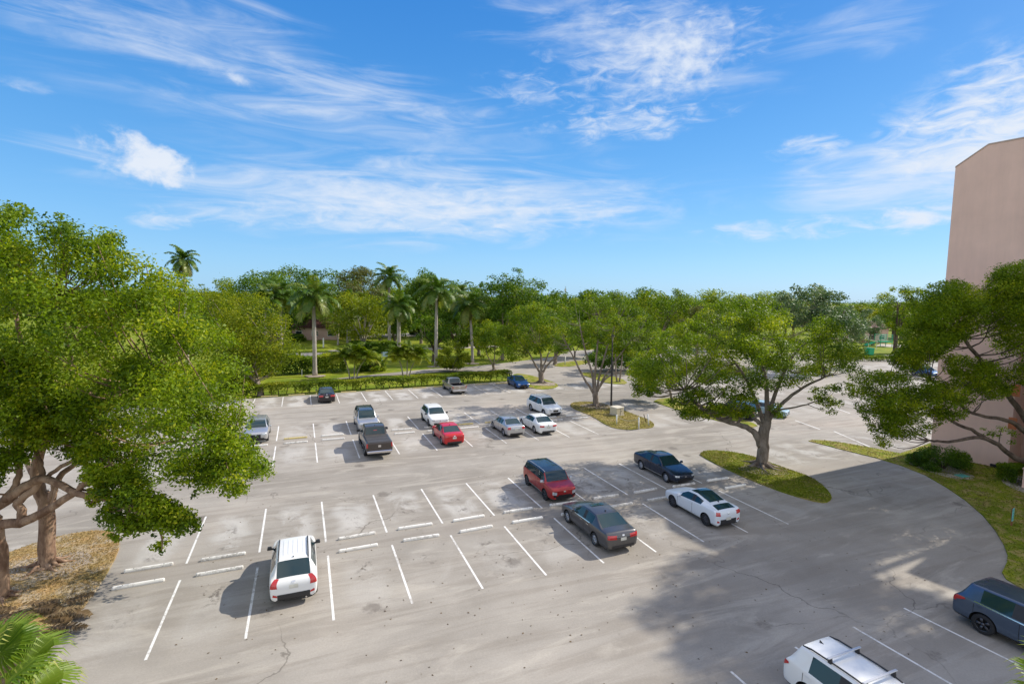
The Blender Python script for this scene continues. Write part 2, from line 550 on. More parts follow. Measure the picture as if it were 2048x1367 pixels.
def edge_dist(poly, pts):
    d = np.full(len(pts), 1e9)
    n = len(poly)
    for i in range(n):
        a = np.array(poly[i], float); b = np.array(poly[(i + 1) % n], float)
        ab = b - a
        t = np.clip(((pts - a) @ ab) / (ab @ ab + 1e-9), 0, 1)
        d = np.minimum(d, np.linalg.norm(pts - (a + t[:, None] * ab), axis=1))
    return d


def clumps_in(poly, Y0, hd, n, r, keep=.6):
    """clump centres (3D) of a crown whose outline and depth are known; r in metres"""
    poly = [tuple(p) for p in poly]
    A = np.array(poly, float)
    lo, hi = A.min(0), A.max(0)
    out, rad = [], []
    big = None
    for _ in range(60):
        pts = lo + rng.random((n * 4, 2)) * (hi - lo)
        pts = pts[inside(poly, pts)]
        if len(pts) == 0: continue
        ed = edge_dist(poly, pts)
        big = max(ed.max(), big or 0)
        rs = r * (.6 + .8 * rng.random(len(pts)))
        for p, e, q in zip(pts, ed, rs):
            qp = q * FPX / Y0
            if e < qp * keep:
                q = max(e / keep * Y0 / FPX, r * .3); 
                if e < q * FPX / Y0 * keep * .6: continue
            dm = hd * math.sqrt(min(1, e / big + .08))
            s = rng.uniform(-1, 1); s = math.copysign(abs(s) ** .7, s)
            c = at(p[0], p[1], Y0 + s * dm)
            if c.z < .5: continue
            out.append(c); rad.append(q)
            if len(out) >= n: return out, rad
    return out, rad


def limb(mb, pts, r0, r1, n=8, jit=.0):
    """smooth tapered limb through pts"""
    P = [Vector(p) for p in pts]
    for _ in range(2):
        q = [P[0]]
        for a, b in zip(P[:-1], P[1:]): q += [a.lerp(b, .25), a.lerp(b, .75)]
        q.append(P[-1]); P = q
    m = len(P)
    if jit: P = [P[0]] + [p + Vector(rng.normal(size=3)) * jit for p in P[1:-1]] + [P[-1]]
    rad = [r0 + (r1 - r0) * (i / (m - 1)) ** .8 for i in range(m)]
    mb.tube(P, rad, n)
    return P, rad


def tree(name, label, base, limbs, crowns, leaf=.16, nleaf=20000, mat='mid', bark='grey', group=None, twigs=60, tr=.05, flare=True, cat='tree', flat=.75, nroot=7, upw=.6):
    """limbs: [(points, r0, r1)], first starts at base. crowns: [(poly, Y0, hd, n, r)]"""
    base = Vector(base)
    root = empty(name, base)
    tag(root, label, cat, group)
    mb = MB(); nodes = []
    for i, (pts, r0, r1) in enumerate(limbs):
        P, rad = limb(mb, [Vector(p) - base for p in pts], r0, r1, 10 if i == 0 else 8, .02)
        if i == 0 and flare:
            mb.tube([Vector((0, 0, -.1)), Vector((0, 0, .12)), P[1].lerp(P[0], .35)], [r0 * 1.75, r0 * 1.35, r0 * .98], 12)
            for k in range(nroot):
                a = k * 6.283 / nroot + random.uniform(-.3, .3)
                l = r0 * random.uniform(2.2, 4.2)
                d = Vector((math.cos(a), math.sin(a), 0)); q = Vector((-d.y, d.x, 0)) * random.uniform(-.4, .4) * l
                mb.tube([d * r0 * .7 + Vector((0, 0, .22 * r0 / .3)), d * l * .55 + q * .3 + Vector((0, 0, .09)), d * l + q + Vector((0, 0, .03))], [r0 * .38, r0 * .2, .02], 6)
        st = 0 if i else len(P) // 2
        nodes += [(p, r) for p, r in zip(P[st:], rad[st:])]
    C, Rd = [], []
    for cr in crowns:
        c, r = clumps_in(*cr)
        C += [x - base for x in c]; Rd += r
    NP = np.array([tuple(p) for p, _ in nodes])
    sel = list(range(len(C))); random.shuffle(sel)
    for i in sel[:twigs]:
        c = np.array(tuple(C[i]))
        dd = np.linalg.norm(NP - c, axis=1) + np.maximum(0, NP[:, 2] - c[2]) * 1.5
        j = int(dd.argmin())
        a = Vector(NP[j]); b = Vector(c)
        mid = a.lerp(b, .5) + Vector((0, 0, -.12 * (b - a).length)) + Vector(rng.normal(size=3)) * .12
        r0 = min(nodes[j][1] * .7, tr + .012 * (b - a).length)
        limb(mb, [a, mid, b], r0, max(.012, r0 * .25), 5)
    mb.build('trunk', BARK[bark], root, True)
    me = crown_mesh('crown', [tuple(c) for c in C], Rd, nleaf, leaf, FOL[mat], flat, upw)
    obj('crown', me, root)
    return root


def auto_limbs(base, fork, tips, r):
    """trunk to fork point then limbs to tips"""
    base = Vector(base); fork = Vector(fork)
    L = [([base, base.lerp(fork, .5) + Vector((rng.normal() * .06, rng.normal() * .06, 0)), fork], r, r * .78)]
    for t in tips:
        t = Vector(t)
        m = fork.lerp(t, .5) + Vector((0, 0, .1 * (t - fork).length))
        L.append(([fork - Vector((0, 0, .1)), m, t], r * .55, r * .14))
    return L


# ------------------------------------------------------------------ the near trees, each at its surveyed place
def P3(px, py, Y): return at(px, py, Y)


# left tree: trunk on the dirt verge, big crown over the lot
b = gp(95, 1133); YA = b.y
tree('shade_tree', 'big broad shade tree on the dirt verge whose crown fills the left side', b,
     [([b, P3(92, 1070, YA), P3(98, 1020, YA), P3(82, 985, YA)], .33, .27),
      ([P3(84, 990, YA), P3(70, 950, YA), P3(78, 900, YA - .4), P3(110, 840, YA), P3(130, 770, YA + .5)], .27, .12),
      ([P3(100, 1022, YA), P3(105, 985, YA), P3(118, 950, YA), P3(160, 920, YA + .8), P3(230, 880, YA), P3(320, 850, YA - .5)], .17, .06),
      ([P3(130, 850, YA), P3(150, 780, YA + 1), P3(140, 690, YA + 1), P3(115, 590, YA)], .15, .05),
      ([P3(110, 860, YA), P3(200, 810, YA - 1), P3(290, 760, YA - 1), P3(360, 720, YA)], .15, .05),
      ([P3(130, 850, YA), P3(60, 760, YA + 1), P3(30, 640, YA), P3(30, 520, YA)], .14, .05),
      ([P3(160, 910, YA + .6), P3(260, 890, YA - 1.5), P3(380, 880, YA - 2), P3(470, 860, YA - 2)], .10, .04),
      ([P3(72, 960, YA), P3(30, 880, YA + 2), P3(-10, 800, YA + 2)], .16, .07)],
     [([(-70, 470), (0, 398), (42, 404), (58, 425), (78, 475), (92, 452), (120, 425), (150, 440), (165, 478), (205, 452), (242, 446), (238, 478), (266, 500), (290, 522), (318, 536), (370, 546), (372, 568),
        (400, 600), (430, 628), (455, 663), (492, 690), (520, 716), (502, 742), (482, 775), (500, 830), (492, 868), (520, 903), (546, 934), (548, 950), (516, 966), (482, 996), (440, 986), (400, 982),
        (388, 1002), (360, 990), (300, 978), (250, 962), (215, 968), (170, 950), (150, 905), (125, 850), (80, 830), (40, 800), (-70, 780)], 20.2, 5.0, 330, .74),
      ([(-60, 420), (0, 402), (42, 408), (60, 440), (70, 520), (0, 560), (-60, 560)], 19.5, 2.0, 30, .55),
      ([(120, 430), (150, 442), (160, 500), (235, 452), (240, 480), (260, 520), (180, 560), (110, 540)], 20.5, 1.5, 40, .5),
      ([(400, 850), (490, 860), (545, 935), (512, 964), (478, 992), (420, 985), (380, 930)], 18.0, 1.4, 50, .5),
      ([(30, 770), (200, 770), (260, 850), (220, 905), (150, 915), (120, 880), (60, 868), (20, 850)], 19.0, 1.2, 110, .5),
      ([(20, 845), (120, 860), (200, 880), (300, 890), (290, 965), (220, 960), (150, 925), (100, 905), (30, 905)], 18.6, 1.0, 60, .42)],
     .140, 112000, 'bright', 'tan', twigs=150, upw=.55)

b = gp(4, 1195); YB = b.y - .3
tree('shade_tree', 'shade tree with thick bent tan limbs at the left edge beside the fan palm', b,
     [([b, P3(2, 1120, YB), P3(-4, 1060, YB), P3(-12, 1035, YB)], .24, .22),
      ([P3(-80, 1060, YB), P3(0, 1050, YB), P3(60, 1040, YB), P3(110, 1010, YB), P3(150, 985, YB - .4), P3(175, 962, YB - .8)], .24, .09),
      ([P3(-80, 1040, YB), P3(0, 1010, YB + .2), P3(30, 985, YB), P3(60, 965, YB), P3(92, 952, YB - .3), P3(145, 985, YB - .6), P3(240, 1000, YB - 1.2), P3(310, 1040, YB - 2)], .26, .07),
      ([P3(40, 1045, YB), P3(45, 1015, YB + .1), P3(30, 1005, YB), P3(60, 985, YB), P3(85, 955, YB)], .16, .12),
      ([P3(85, 955, YB), P3(82, 930, YB), P3(76, 915, YB), P3(70, 880, YB), P3(100, 850, YB)], .12, .06),
      ([P3(90, 955, YB), P3(125, 930, YB), P3(180, 905, YB - .5), P3(230, 930, YB - 1)], .09, .05),
      ([P3(10, 1000, YB), P3(35, 965, YB), P3(38, 925, YB), P3(25, 905, YB)], .15, .07),
      ([P3(108, 1015, YB), P3(108, 985, YB), P3(120, 960, YB)], .09, .04)],
     [([(238, 965), (300, 978), (350, 1005), (397, 1033), (398, 1060), (366, 1070), (345, 1086), (325, 1110), (306, 1095), (303, 1060), (272, 1066), (240, 1086), (222, 1076), (215, 1050), (186, 1056), (190, 1036), (212, 1010), (226, 985)], 17.2, 1.3, 74, .40),
      ([(150, 930), (240, 925), (300, 960), (290, 985), (230, 975), (200, 1015), (178, 1010), (180, 985), (160, 960)], 18.0, 1.2, 40, .38),
      ([(-70, 640), (0, 660), (70, 720), (130, 800), (120, 850), (75, 885), (50, 920), (40, 965), (10, 985), (-70, 1000)], 18.4, 1.6, 90, .5)],
     .135, 40000, 'bright', 'tan', twigs=60)

# tree on the raised island on the right
b = gp(1523, 933); YJ = b.y
tree('shade_tree', 'leaning shade tree with wide bright green crown on the grass island', b,
     [([b, P3(1526, 900, YJ), P3(1528, 860, YJ), P3(1533, 842, YJ)], .44, .34),
      ([P3(1522, 892, YJ), P3(1514, 868, YJ), P3(1492, 852, YJ), P3(1440, 838, YJ - .6), P3(1405, 820, YJ - 1), P3(1370, 780, YJ - 1)], .30, .09),
      ([P3(1533, 846, YJ), P3(1545, 825, YJ), P3(1570, 800, YJ - .5), P3(1610, 770, YJ - 1), P3(1660, 750, YJ - 1)], .22, .05),
      ([P3(1533, 846, YJ), P3(1535, 800, YJ), P3(1530, 740, YJ + .5), P3(1500, 660, YJ + .5)], .24, .06),
      ([P3(1530, 850, YJ), P3(1512, 800, YJ + .6), P3(1490, 750, YJ + 1), P3(1440, 690, YJ + 1)], .20, .05),
      ([P3(1535, 830, YJ), P3(1560, 760, YJ + 1), P3(1590, 700, YJ + 1.5), P3(1640, 670, YJ + 1)], .18, .05),
      ([P3(1525, 850, YJ), P3(1515, 842, YJ), P3(1508, 835, YJ)], .17, .13),
      ([P3(1545, 822, YJ), P3(1600, 812, YJ - 1), P3(1640, 800, YJ - 1.5)], .09, .03)],
     [([(1250, 742), (1262, 716), (1300, 690), (1325, 662), (1368, 640), (1395, 625), (1418, 600), (1440, 596), (1480, 592), (1520, 584), (1555, 600), (1578, 612), (1582, 642), (1612, 655), (1640, 626), (1676, 630),
        (1686, 670), (1720, 690), (1740, 725), (1720, 752), (1680, 775), (1600, 770), (1560, 785), (1480, 790), (1400, 770), (1330, 788), (1275, 782)], YJ - .3, 5.5, 290, .80),
      ([(1330, 790), (1400, 770), (1440, 800), (1500, 805), (1512, 830), (1470, 838), (1440, 832), (1412, 842), (1376, 842), (1350, 830)], YJ - 1.4, 1.4, 100, .46),
      ([(1400, 770), (1500, 770), (1530, 800), (1520, 835), (1470, 838), (1420, 820)], YJ - 1.8, 1.0, 46, .45),
      ([(1610, 775), (1700, 760), (1690, 785), (1682, 812), (1668, 836), (1640, 822), (1618, 800)], YJ - 1.2, 1.4, 26, .45),
      ([(1530, 800), (1565, 805), (1570, 832), (1552, 846), (1534, 826)], YJ - 1.0, .6, 10, .35)],
     .145, 92000, 'bright', 'grey', twigs=150, nroot=11, flat=.6, upw=.6)

# right-hand tree, its trunk beyond the edge of the verge
b = gp(2125, 985); YL = b.y
tree('shade_tree', 'airy shade tree with long arching dark limbs before the pink wall', b,
     [([b, P3(2115, 930, YL), P3(2090, 900, YL)], .40, .33),
      ([P3(2110, 935, YL), P3(2040, 921, YL - .3), P3(2015, 905, YL - .4), P3(1985, 880, YL - .6), P3(1945, 872, YL - .8), P3(1900, 885, YL - 1), P3(1860, 880, YL - 1)], .22, .06),
      ([P3(1975, 878, YL - .6), P3(1950, 862, YL - .8), P3(1900, 840, YL - 1), P3(1830, 800, YL - 1.2), P3(1770, 790, YL - 1.4)], .14, .04),
      ([P3(2095, 905, YL), P3(2047, 858, YL - .2), P3(2020, 840, YL - .3), P3(1975, 834, YL - .5), P3(1930, 820, YL - .6), P3(1860, 760, YL - 1)], .20, .05),
      ([P3(2090, 900, YL), P3(2048, 832, YL), P3(2010, 780, YL), P3(1960, 720, YL - .4), P3(1910, 650, YL - .6), P3(1880, 610, YL - .8)], .24, .05),
      ([P3(2090, 900, YL), P3(2100, 800, YL + .5), P3(2060, 700, YL + .8), P3(2040, 600, YL + .8)], .24, .06)],
     [([(1775, 720), (1800, 690), (1800, 640), (1830, 592), (1870, 560), (1920, 556), (1958, 572), (1985, 560), (1990, 600), (1970, 650), (1900, 700), (1850, 740), (1800, 745)], YL - 1, 2.6, 170, .74),
      ([(1978, 560), (2002, 530), (2048, 516), (2130, 520), (2140, 800), (2048, 790), (2030, 740), (1990, 700), (1965, 640)], YL - .4, 2.6, 170, .8),
      ([(1692, 762), (1722, 740), (1770, 738), (1850, 745), (1920, 760), (1960, 800), (1930, 835), (1880, 850), (1850, 872), (1800, 882), (1768, 902), (1745, 870), (1730, 840), (1700, 800)], YL - 1.6, 2.2, 190, .60),
      ([(1880, 700), (2000, 720), (2040, 760), (2010, 800), (1960, 800), (1900, 760)], YL - .6, 1.6, 90, .58),
      ([(1960, 850), (2010, 850), (2060, 880), (2040, 900), (2000, 880), (1970, 875)], YL - .6, .6, 8, .36)],
     .125, 150000, 'lime', 'dark', twigs=170, tr=.035, flat=.65, upw=.6)

# multi-stemmed tree beside the lamp post
b = gp(1192, 812); Y = b.y
tree('shade_tree', 'thin leaved vase shaped tree with many pale stems beside the lamp post', b,
     [([b, P3(1191, 795, Y), P3(1190, 782, Y)], .34, .30),
      ([P3(1187, 785, Y), P3(1165, 752, Y), P3(1150, 720, Y), P3(1135, 690, Y)], .17, .05),
      ([P3(1188, 785, Y), P3(1185, 745, Y + .5), P3(1172, 710, Y + .5), P3(1160, 650, Y + .5)], .18, .05),
      ([P3(1190, 785, Y), P3(1190, 740, Y), P3(1195, 690, Y - .3), P3(1195, 630, Y)], .18, .05),
      ([P3(1193, 785, Y), P3(1200, 745, Y + .3), P3(1212, 700, Y + .4), P3(1235, 640, Y)], .16, .05),
      ([P3(1195, 782, Y), P3(1210, 750, Y - .3), P3(1235, 715, Y - .4), P3(1262, 680, Y - .3)], .15, .05),
      ([P3(1197, 775, Y), P3(1215, 752, Y - .4), P3(1245, 741, Y - .6), P3(1275, 720, Y - .5)], .13, .05)],
     [([(1092, 660), (1108, 620), (1140, 596), (1180, 588), (1225, 588), (1275, 606), (1310, 640), (1328, 672), (1300, 700), (1262, 712), (1235, 690), (1200, 690), (1150, 700), (1110, 705)], Y, 5.0, 120, .85)],
     .19, 23000, 'mid', 'grey', twigs=120)

b = gp(1083, 766); Y = b.y
tree('shade_tree', 'dense shade tree beside the blue car at the end of the hedge', b,
     [([b, P3(1082, 752, Y), P3(1082, 742, Y)], .42, .36),
      ([P3(1080, 745, Y), P3(1070, 728, Y), P3(1058, 705, Y)], .2, .08), ([P3(1082, 745, Y), P3(1083, 720, Y), P3(1080, 690, Y)], .22, .08),
      ([P3(1085, 745, Y), P3(1098, 725, Y), P3(1120, 708, Y)], .2, .06), ([P3(1082, 742, Y), P3(1095, 712, Y), P3(1110, 680, Y)], .15, .06)],
     [([(988, 690), (995, 655), (1015, 622), (1050, 600), (1092, 606), (1130, 640), (1142, 690), (1130, 715), (1100, 705), (1062, 708), (1040, 722), (1010, 726), (1000, 705)], Y, 5.0, 110, 1.0)],
     .26, 17000, 'mid', 'grey', twigs=40)

b = gp(988, 741); Y = b.y
tree('shade_tree', 'small dark shade tree behind the right end of the long hedge', b,
     [([b, P3(987, 733, Y), P3(986, 728, Y)], .26, .22), ([P3(986, 729, Y), P3(975, 712, Y), P3(970, 690, Y)], .13, .05), ([P3(987, 729, Y), P3(990, 705, Y), P3(990, 680, Y)], .13, .05), ([P3(988, 729, Y), P3(1002, 712, Y)], .1, .05)],
     [([(945, 670), (962, 638), (985, 632), (1005, 650), (1012, 690), (1002, 712), (985, 708), (968, 718), (950, 710)], Y, 3.0, 46, .9)],
     .26, 8000, 'mid', 'grey', twigs=20)

b = gp(906, 742); Y = b.y
tree('young_tree', 'small round young tree on a thin stem beside the tall palm', b,
     [([b, P3(906, 735, Y), P3(906, 728, Y)], .08, .06), ([P3(906, 730, Y), P3(895, 715, Y)], .05, .02), ([P3(906, 730, Y), P3(918, 712, Y)], .05, .02)],
     [([(870, 736), (876, 702), (895, 682), (922, 684), (940, 710), (942, 734), (925, 741), (905, 737), (882, 742)], Y, 2.4, 60, .7)],
     .26, 6500, 'yellow', 'grey', twigs=14, flare=False)

b = gp(1345, 806); Y = b.y
tree('shade_tree', 'small shade tree on the narrow island behind the leaning tree', b,
     [([b, P3(1343, 792, Y), P3(1338, 775, Y)], .16, .12), ([P3(1340, 780, Y), P3(1318, 768, Y), P3(1295, 760, Y)], .08, .03), ([P3(1338, 777, Y), P3(1330, 750, Y), P3(1310, 730, Y)], .08, .03), ([P3(1339, 778, Y), P3(1352, 745, Y)], .08, .03)],
     [([(1247, 748), (1258, 722), (1300, 698), (1350, 700), (1380, 725), (1370, 765), (1340, 780), (1310, 790), (1290, 796), (1268, 796), (1258, 775)], Y, 3.0, 56, .7)],
     .22, 11000, 'bright', 'grey', twigs=36)

# mid-distance trees: outline, base, kind
def mid_tree(label, base_px, poly, Y=None, n=40, r=1.6, leaf=.42, nl=6000, mat='mid', bark='grey', hd=None, stems=4, tr=.4, group=None, gpbase=True, forkf=.35):
    if Y is None:
        bse = gp(*base_px); Y = bse.y
    else:
        bse = at(base_px[0], base_px[1], Y); bse.z = 0
    A = np.array(poly, float); cx, cy = A.mean(0); wpx = A[:, 0].max() - A[:, 0].min()
    hd = hd or wpx * Y / FPX * .42
    bot = at(cx, A[:, 1].max(), Y); top = at(cx, A[:, 1].min(), Y)
    fz = max(1.2, bot.z * .75) if forkf is None else max(1.0, bot.z * .6 + .4)
    fork = Vector((bse.x, bse.y, fz))
    tips = [at(random.uniform(cx - wpx * .32, cx + wpx * .32), random.uniform(cy - 8, cy + 12), Y + random.uniform(-.6, .6) * hd) for _ in range(stems)]
    return tree('shade_tree', label, bse, auto_limbs(bse, fork, tips, tr), [(poly, Y, hd, n, r)], leaf, nl, mat, bark, group, twigs=min(24, n // 2), flare=False)


mid_tree('yellowish tree showing between the big left crown and the tall palms', (470, 790), [(370, 600), (398, 568), (450, 570), (500, 582), (540, 590), (575, 625), (582, 660), (606, 690), (602, 722), (570, 735), (530, 742), (515, 765), (480, 780), (440, 770), (395, 720)], 62, 130, 1.3, .27, 20000, 'yellow')
mid_tree('lower yellow green tree left of the back hedge', (520, 772), [(440, 700), (470, 660), (520, 660), (565, 690), (580, 720), (560, 745), (520, 765), (470, 790), (440, 770)], 60, 60, 1.0, .25, 9000, 'yellow')
mid_tree('dark ficus tree at the left end of the skyline behind the palms', (560, 690), [(440, 600), (470, 568), (500, 545), (545, 540), (560, 532), (592, 530), (640, 548), (662, 560), (655, 620), (600, 660), (520, 670), (460, 640)], 130, 100, 2.6, .55, 15000, 'dark')
mid_tree('rounded greyish tree on the skyline between the left palms', (712, 680), [(662, 575), (672, 552), (692, 537), (722, 531), (750, 543), (768, 568), (765, 612), (680, 618)], 135, 44, 2.2, .5, 7000, 'brown')
mid_tree('dark tree with lumpy top on the skyline above the tallest palm', (842, 680), [(810, 575), (818, 552), (832, 538), (856, 535), (870, 550), (885, 590), (870, 625), (815, 625)], 128, 40, 1.9, .5, 6500, 'dark')
mid_tree('tall deep green tree on the skyline right of the palms', (1005, 720), [(940, 600), (952, 578), (968, 556), (990, 546), (1008, 550), (1014, 536), (1028, 533), (1044, 540), (1056, 560), (1078, 553), (1098, 572), (1112, 600), (1110, 650), (1060, 660), (1000, 670), (960, 655)], 98, 110, 1.8, .42, 17000, 'dark')
mid_tree('yellow green tree with white stems behind the round bush', (727, 705), [(640, 640), (660, 605), (690, 585), (730, 582), (770, 600), (785, 640), (765, 672), (735, 680), (700, 682), (665, 668)], None, 70, 1.7, .42, 10000, 'yellow', 'pale', stems=7)
mid_tree('mango tree with dark short trunk behind the tallest palm', (912, 695), [(828, 660), (845, 610), (885, 592), (925, 600), (955, 630), (950, 660), (930, 680), (900, 672), (868, 684)], None, 60, 1.6, .45, 8000, 'dark', 'dark', tr=.6)
mid_tree('leaning dark tree just left of the tallest palm', (868, 722), [(820, 650), (850, 630), (900, 640), (930, 660), (905, 690), (870, 690), (840, 685)], None, 30, 1.2, .38, 4500, 'dark', 'dark')
mid_tree('silvery green large leaved tree on the right skyline', (1640, 690), [(1545, 610), (1570, 578), (1592, 570), (1622, 566), (1662, 574), (1692, 592), (1712, 622), (1742, 650), (1752, 682), (1705, 690), (1640, 668), (1580, 650)], 92, 110, 1.5, .46, 13000, 'blue')
mid_tree('dark trunked tree on the bright lawn left of the pink tower', (1789, 706), [(1740, 610), (1768, 575), (1795, 572), (1822, 568), (1850, 582), (1862, 620), (1840, 655), (1800, 668), (1765, 650)], None, 60, 1.2, .38, 9000, 'mid', 'dark', stems=5, tr=.55)
mid_tree('tree with forked pale trunk before the far pink house', (1745, 690), [(1700, 640), (1730, 615), (1770, 625), (1780, 655), (1760, 675), (1720, 672)], None, 30, 1.2, .4, 4500, 'blue')
mid_tree('dense rounded dark tree on the skyline above the vase shaped tree', (1185, 660), [(1150, 610), (1160, 586), (1185, 573), (1212, 584), (1228, 605), (1218, 640), (1160, 645)], 135, 40, 2.0, .5, 6000, 'dark')
mid_tree('broad green tree in the skyline left of the leaning tree', (1320, 670), [(1255, 640), (1268, 600), (1290, 582), (1330, 582), (1352, 576), (1385, 590), (1395, 625), (1370, 650), (1320, 660), (1270, 660)], 118, 64, 1.9, .48, 9000, 'mid')
mid_tree('broad green tree in the skyline above the red door', (1420, 660), [(1370, 620), (1385, 582), (1420, 578), (1460, 582), (1500, 590), (1505, 625), (1460, 650), (1400, 655)], 126, 60, 2.0, .5, 8500, 'mid')
mid_tree('grey brown bushy tree beside the red door', (1395, 690), [(1345, 655), (1360, 625), (1400, 610), (1440, 620), (1445, 650), (1400, 668), (1365, 672)], 100, 34, 1.3, .42, 5000, 'brown')
mid_tree('far tree with flat top behind the silvery tree', (1540, 660), [(1480, 620), (1500, 588), (1540, 582), (1580, 584), (1600, 610), (1560, 645), (1500, 645)], 140, 44, 2.2, .52, 6500, 'mid')
mid_tree('bushy tree between the dense tree and the vase shaped tree', (1110, 712), [(1085, 690), (1095, 650), (1125, 640), (1150, 660), (1150, 695), (1120, 708)], 92, 30, 1.2, .4, 4200, 'mid')
mid_tree('low bushy tree behind the lamp post', (1265, 722), [(1225, 720), (1235, 690), (1265, 680), (1300, 690), (1305, 715), (1270, 724)], 86, 26, 1.0, .38, 4200, 'mid', stems=3, tr=.2)
mid_tree('dark tree filling the gap behind the four foremost palms', (790, 690), [(740, 660), (750, 610), (790, 590), (830, 600), (840, 650), (800, 680), (760, 680)], 132, 46, 2.0, .5, 6500, 'dark')
mid_tree('dark tree behind the house with the red roof', (610, 675), [(540, 650), (560, 600), (610, 585), (660, 600), (670, 640), (620, 650), (560, 660)], 160, 50, 2.4, .55, 6500, 'dark')
mid_tree('dark tree in the shade right of the red roofed house', (700, 678), [(655, 660), (665, 625), (700, 610), (735, 625), (745, 655), (710, 672), (675, 675)], 150, 34, 2.0, .5, 5000, 'mid')
mid_tree('dark green tree between the tallest palm and the skinny palm', (958, 705), [(905, 680), (915, 640), (950, 620), (985, 640), (990, 680), (950, 700), (920, 698)], 104, 40, 1.4, .42, 6000, 'mid')

mid_tree('low dark bushy tree right behind the vase shaped tree', (1225, 735), [(1165, 730), (1175, 690), (1215, 670), (1265, 690), (1290, 725), (1250, 738), (1200, 736)], 84, 40, 1.1, .36, 6500, 'dark', stems=3, tr=.2)
mid_tree('green bushy tree behind the small tree on the narrow island', (1310, 715), [(1255, 700), (1275, 660), (1310, 650), (1345, 672), (1335, 700), (1300, 712)], 100, 36, 1.3, .4, 5500, 'mid', stems=3, tr=.2)
mid_tree('green bushy tree in the gap right of the dense tree by the blue car', (1150, 700), [(1110, 690), (1125, 650), (1160, 635), (1195, 650), (1200, 690), (1160, 705)], 104, 40, 1.3, .42, 6000, 'mid', stems=3, tr=.2)
mid_tree('bright green tree filling the gap left of the deep green tree', (935, 700), [(880, 640), (895, 600), (930, 585), (960, 605), (965, 640), (930, 660), (890, 655)], 122, 40, 1.7, .48, 6000, 'mid')
mid_tree('bright green tree filling the gap above the round bush', (760, 690), [(700, 600), (720, 570), (760, 565), (800, 575), (815, 610), (790, 640), (730, 640)], 134, 46, 1.9, .5, 6500, 'mid')
mid_tree('green tree behind the first tall palm above the house', (650, 690), [(590, 600), (605, 565), (650, 560), (680, 585), (690, 620), (660, 640), (610, 635)], 138, 46, 1.9, .5, 6500, 'mid')

for i, (px, top, Y, k, wd) in enumerate(((455, 566, 150, 'mid', 62), (520, 552, 148, 'dark', 66), (585, 540, 152, 'mid', 66), (655, 548, 150, 'dark', 66), (725, 545, 158, 'mid', 62), (795, 556, 150, 'dark', 60), (862, 560, 154, 'mid', 60), (925, 572, 150, 'dark', 56), (1060, 585, 140, 'mid', 60),
                                      (1120, 592, 146, 'dark', 56), (1235, 592, 150, 'mid', 56), (1295, 586, 152, 'dark', 56))):
    top -= 12; wd *= 1.15
    poly = [(px - wd, 650), (px - wd * .95, top + 45), (px - wd * .6, top + 14), (px - wd * .2, top), (px + wd * .25, top + 3), (px + wd * .65, top + 18), (px + wd * .95, top + 50), (px + wd, 650), (px + wd * .5, 668), (px - wd * .5, 668)]
    mid_tree('tall tree of the dense wall of trees behind the lawn, %s from left' % ORD[i], (px, 690), poly, Y, 60, 2.4, .62, 7500, k, group='wall of trees behind the lawn')

# belt of far trees: copies of three crowns and trunks
def proto(i):
    root = empty('far_tree', (0, 0, 0))
    mb = MB()
    limb(mb, [(0, 0, -.2), (.1, 0, 2), (.1, .1, 3.6)], .45, .34)
    for k in range(5):
        a = k * 1.257 + i
        limb(mb, [(.1, .1, 3.3), (1.3 * math.cos(a), 1.3 * math.sin(a), 5.2), (2.8 * math.cos(a), 2.8 * math.sin(a), 7.0)], .22, .06, 6)
    mb.build('trunk', BARK['grey'], root, True)
    C, Rr = [], []
    for k in range(46):
        d = rng.normal(size=3); d /= np.linalg.norm(d); d[2] = abs(d[2]) * .9 - .15
        s = .55 + .45 * rng.random()
        C.append((d[0] * 5.2 * s, d[1] * 5.2 * s, 6.0 + d[2] * 4.6 * s)); Rr.append(1.2 + .9 * rng.random())
    obj('crown', crown_mesh('far_crown', C, Rr, 4600, .62, FOL[('mid', 'dark', 'yellow', 'dark')[i]]), root)
    return root


FT_LABEL = ['mid green broad tree in the wooded belt beyond the lawns and lots', 'dark green broad tree in the wooded belt beyond the lawns and lots',
            'yellow green broad tree in the wooded belt beyond the lawns and lots', 'dark green broad tree in the wooded belt beyond the lawns and lots']
PR = [proto(i) for i in range(3)]
spots = []
for px in range(-300, 2700, 26):
    for lay, (Y, hz) in enumerate(((175, 11.0), (250, 12.0), (360, 13))):
        x = px + random.uniform(-14, 14) + lay * 9
        Yj = Y * random.uniform(.92, 1.1)
        if lay == 0 and (590 < x < 670 or 740 < x < 900 or 1330 < x < 1360 or 1690 < x < 1760): continue
        if x < 280 and lay == 0: continue
        d = ray(x, 640); p = Vector((d.x / d.y * Yj, Yj, 0))
        spots.append((p, hz / 11.2 * random.uniform(.82, 1.12)))
used = set()
for i, (p, s) in enumerate(spots):
    k = random.choice((0, 0, 1, 1, 2))
    if k in used:
        r = PR[k].copy(); COL.objects.link(r)
        for ch in PR[k].children:
            c = ch.copy(); COL.objects.link(c); c.parent = r
    else:
        r = PR[k]; used.add(k)
    r.location = p; r.scale = (s * 1.25, s * 1.25, s); r.rotation_euler = (0, 0, random.uniform(0, 6.28))
    tag(r, FT_LABEL[k], 'tree', 'broad trees in the wooded belt')

# woods to the horizon: one mass
nC = 900
Yw = 430 + (rng.random(nC) ** 1.6) * 2600
aw = rng.uniform(-1.05, 1.05, nC)
Cw = np.stack([aw * Yw, Yw, 5.0 + rng.random(nC) * 4.0], 1)
cw = crown_mesh('distant_woods', Cw, 8 + Yw / 110, 30000, 4.0, FOL['dark'], .45)
tag(obj('distant_woods', cw), 'unbroken dark woods running to the horizon', 'woods', kind='stuff')

ORDN = ['first', 'second', 'third', 'fourth', 'fifth', 'sixth']
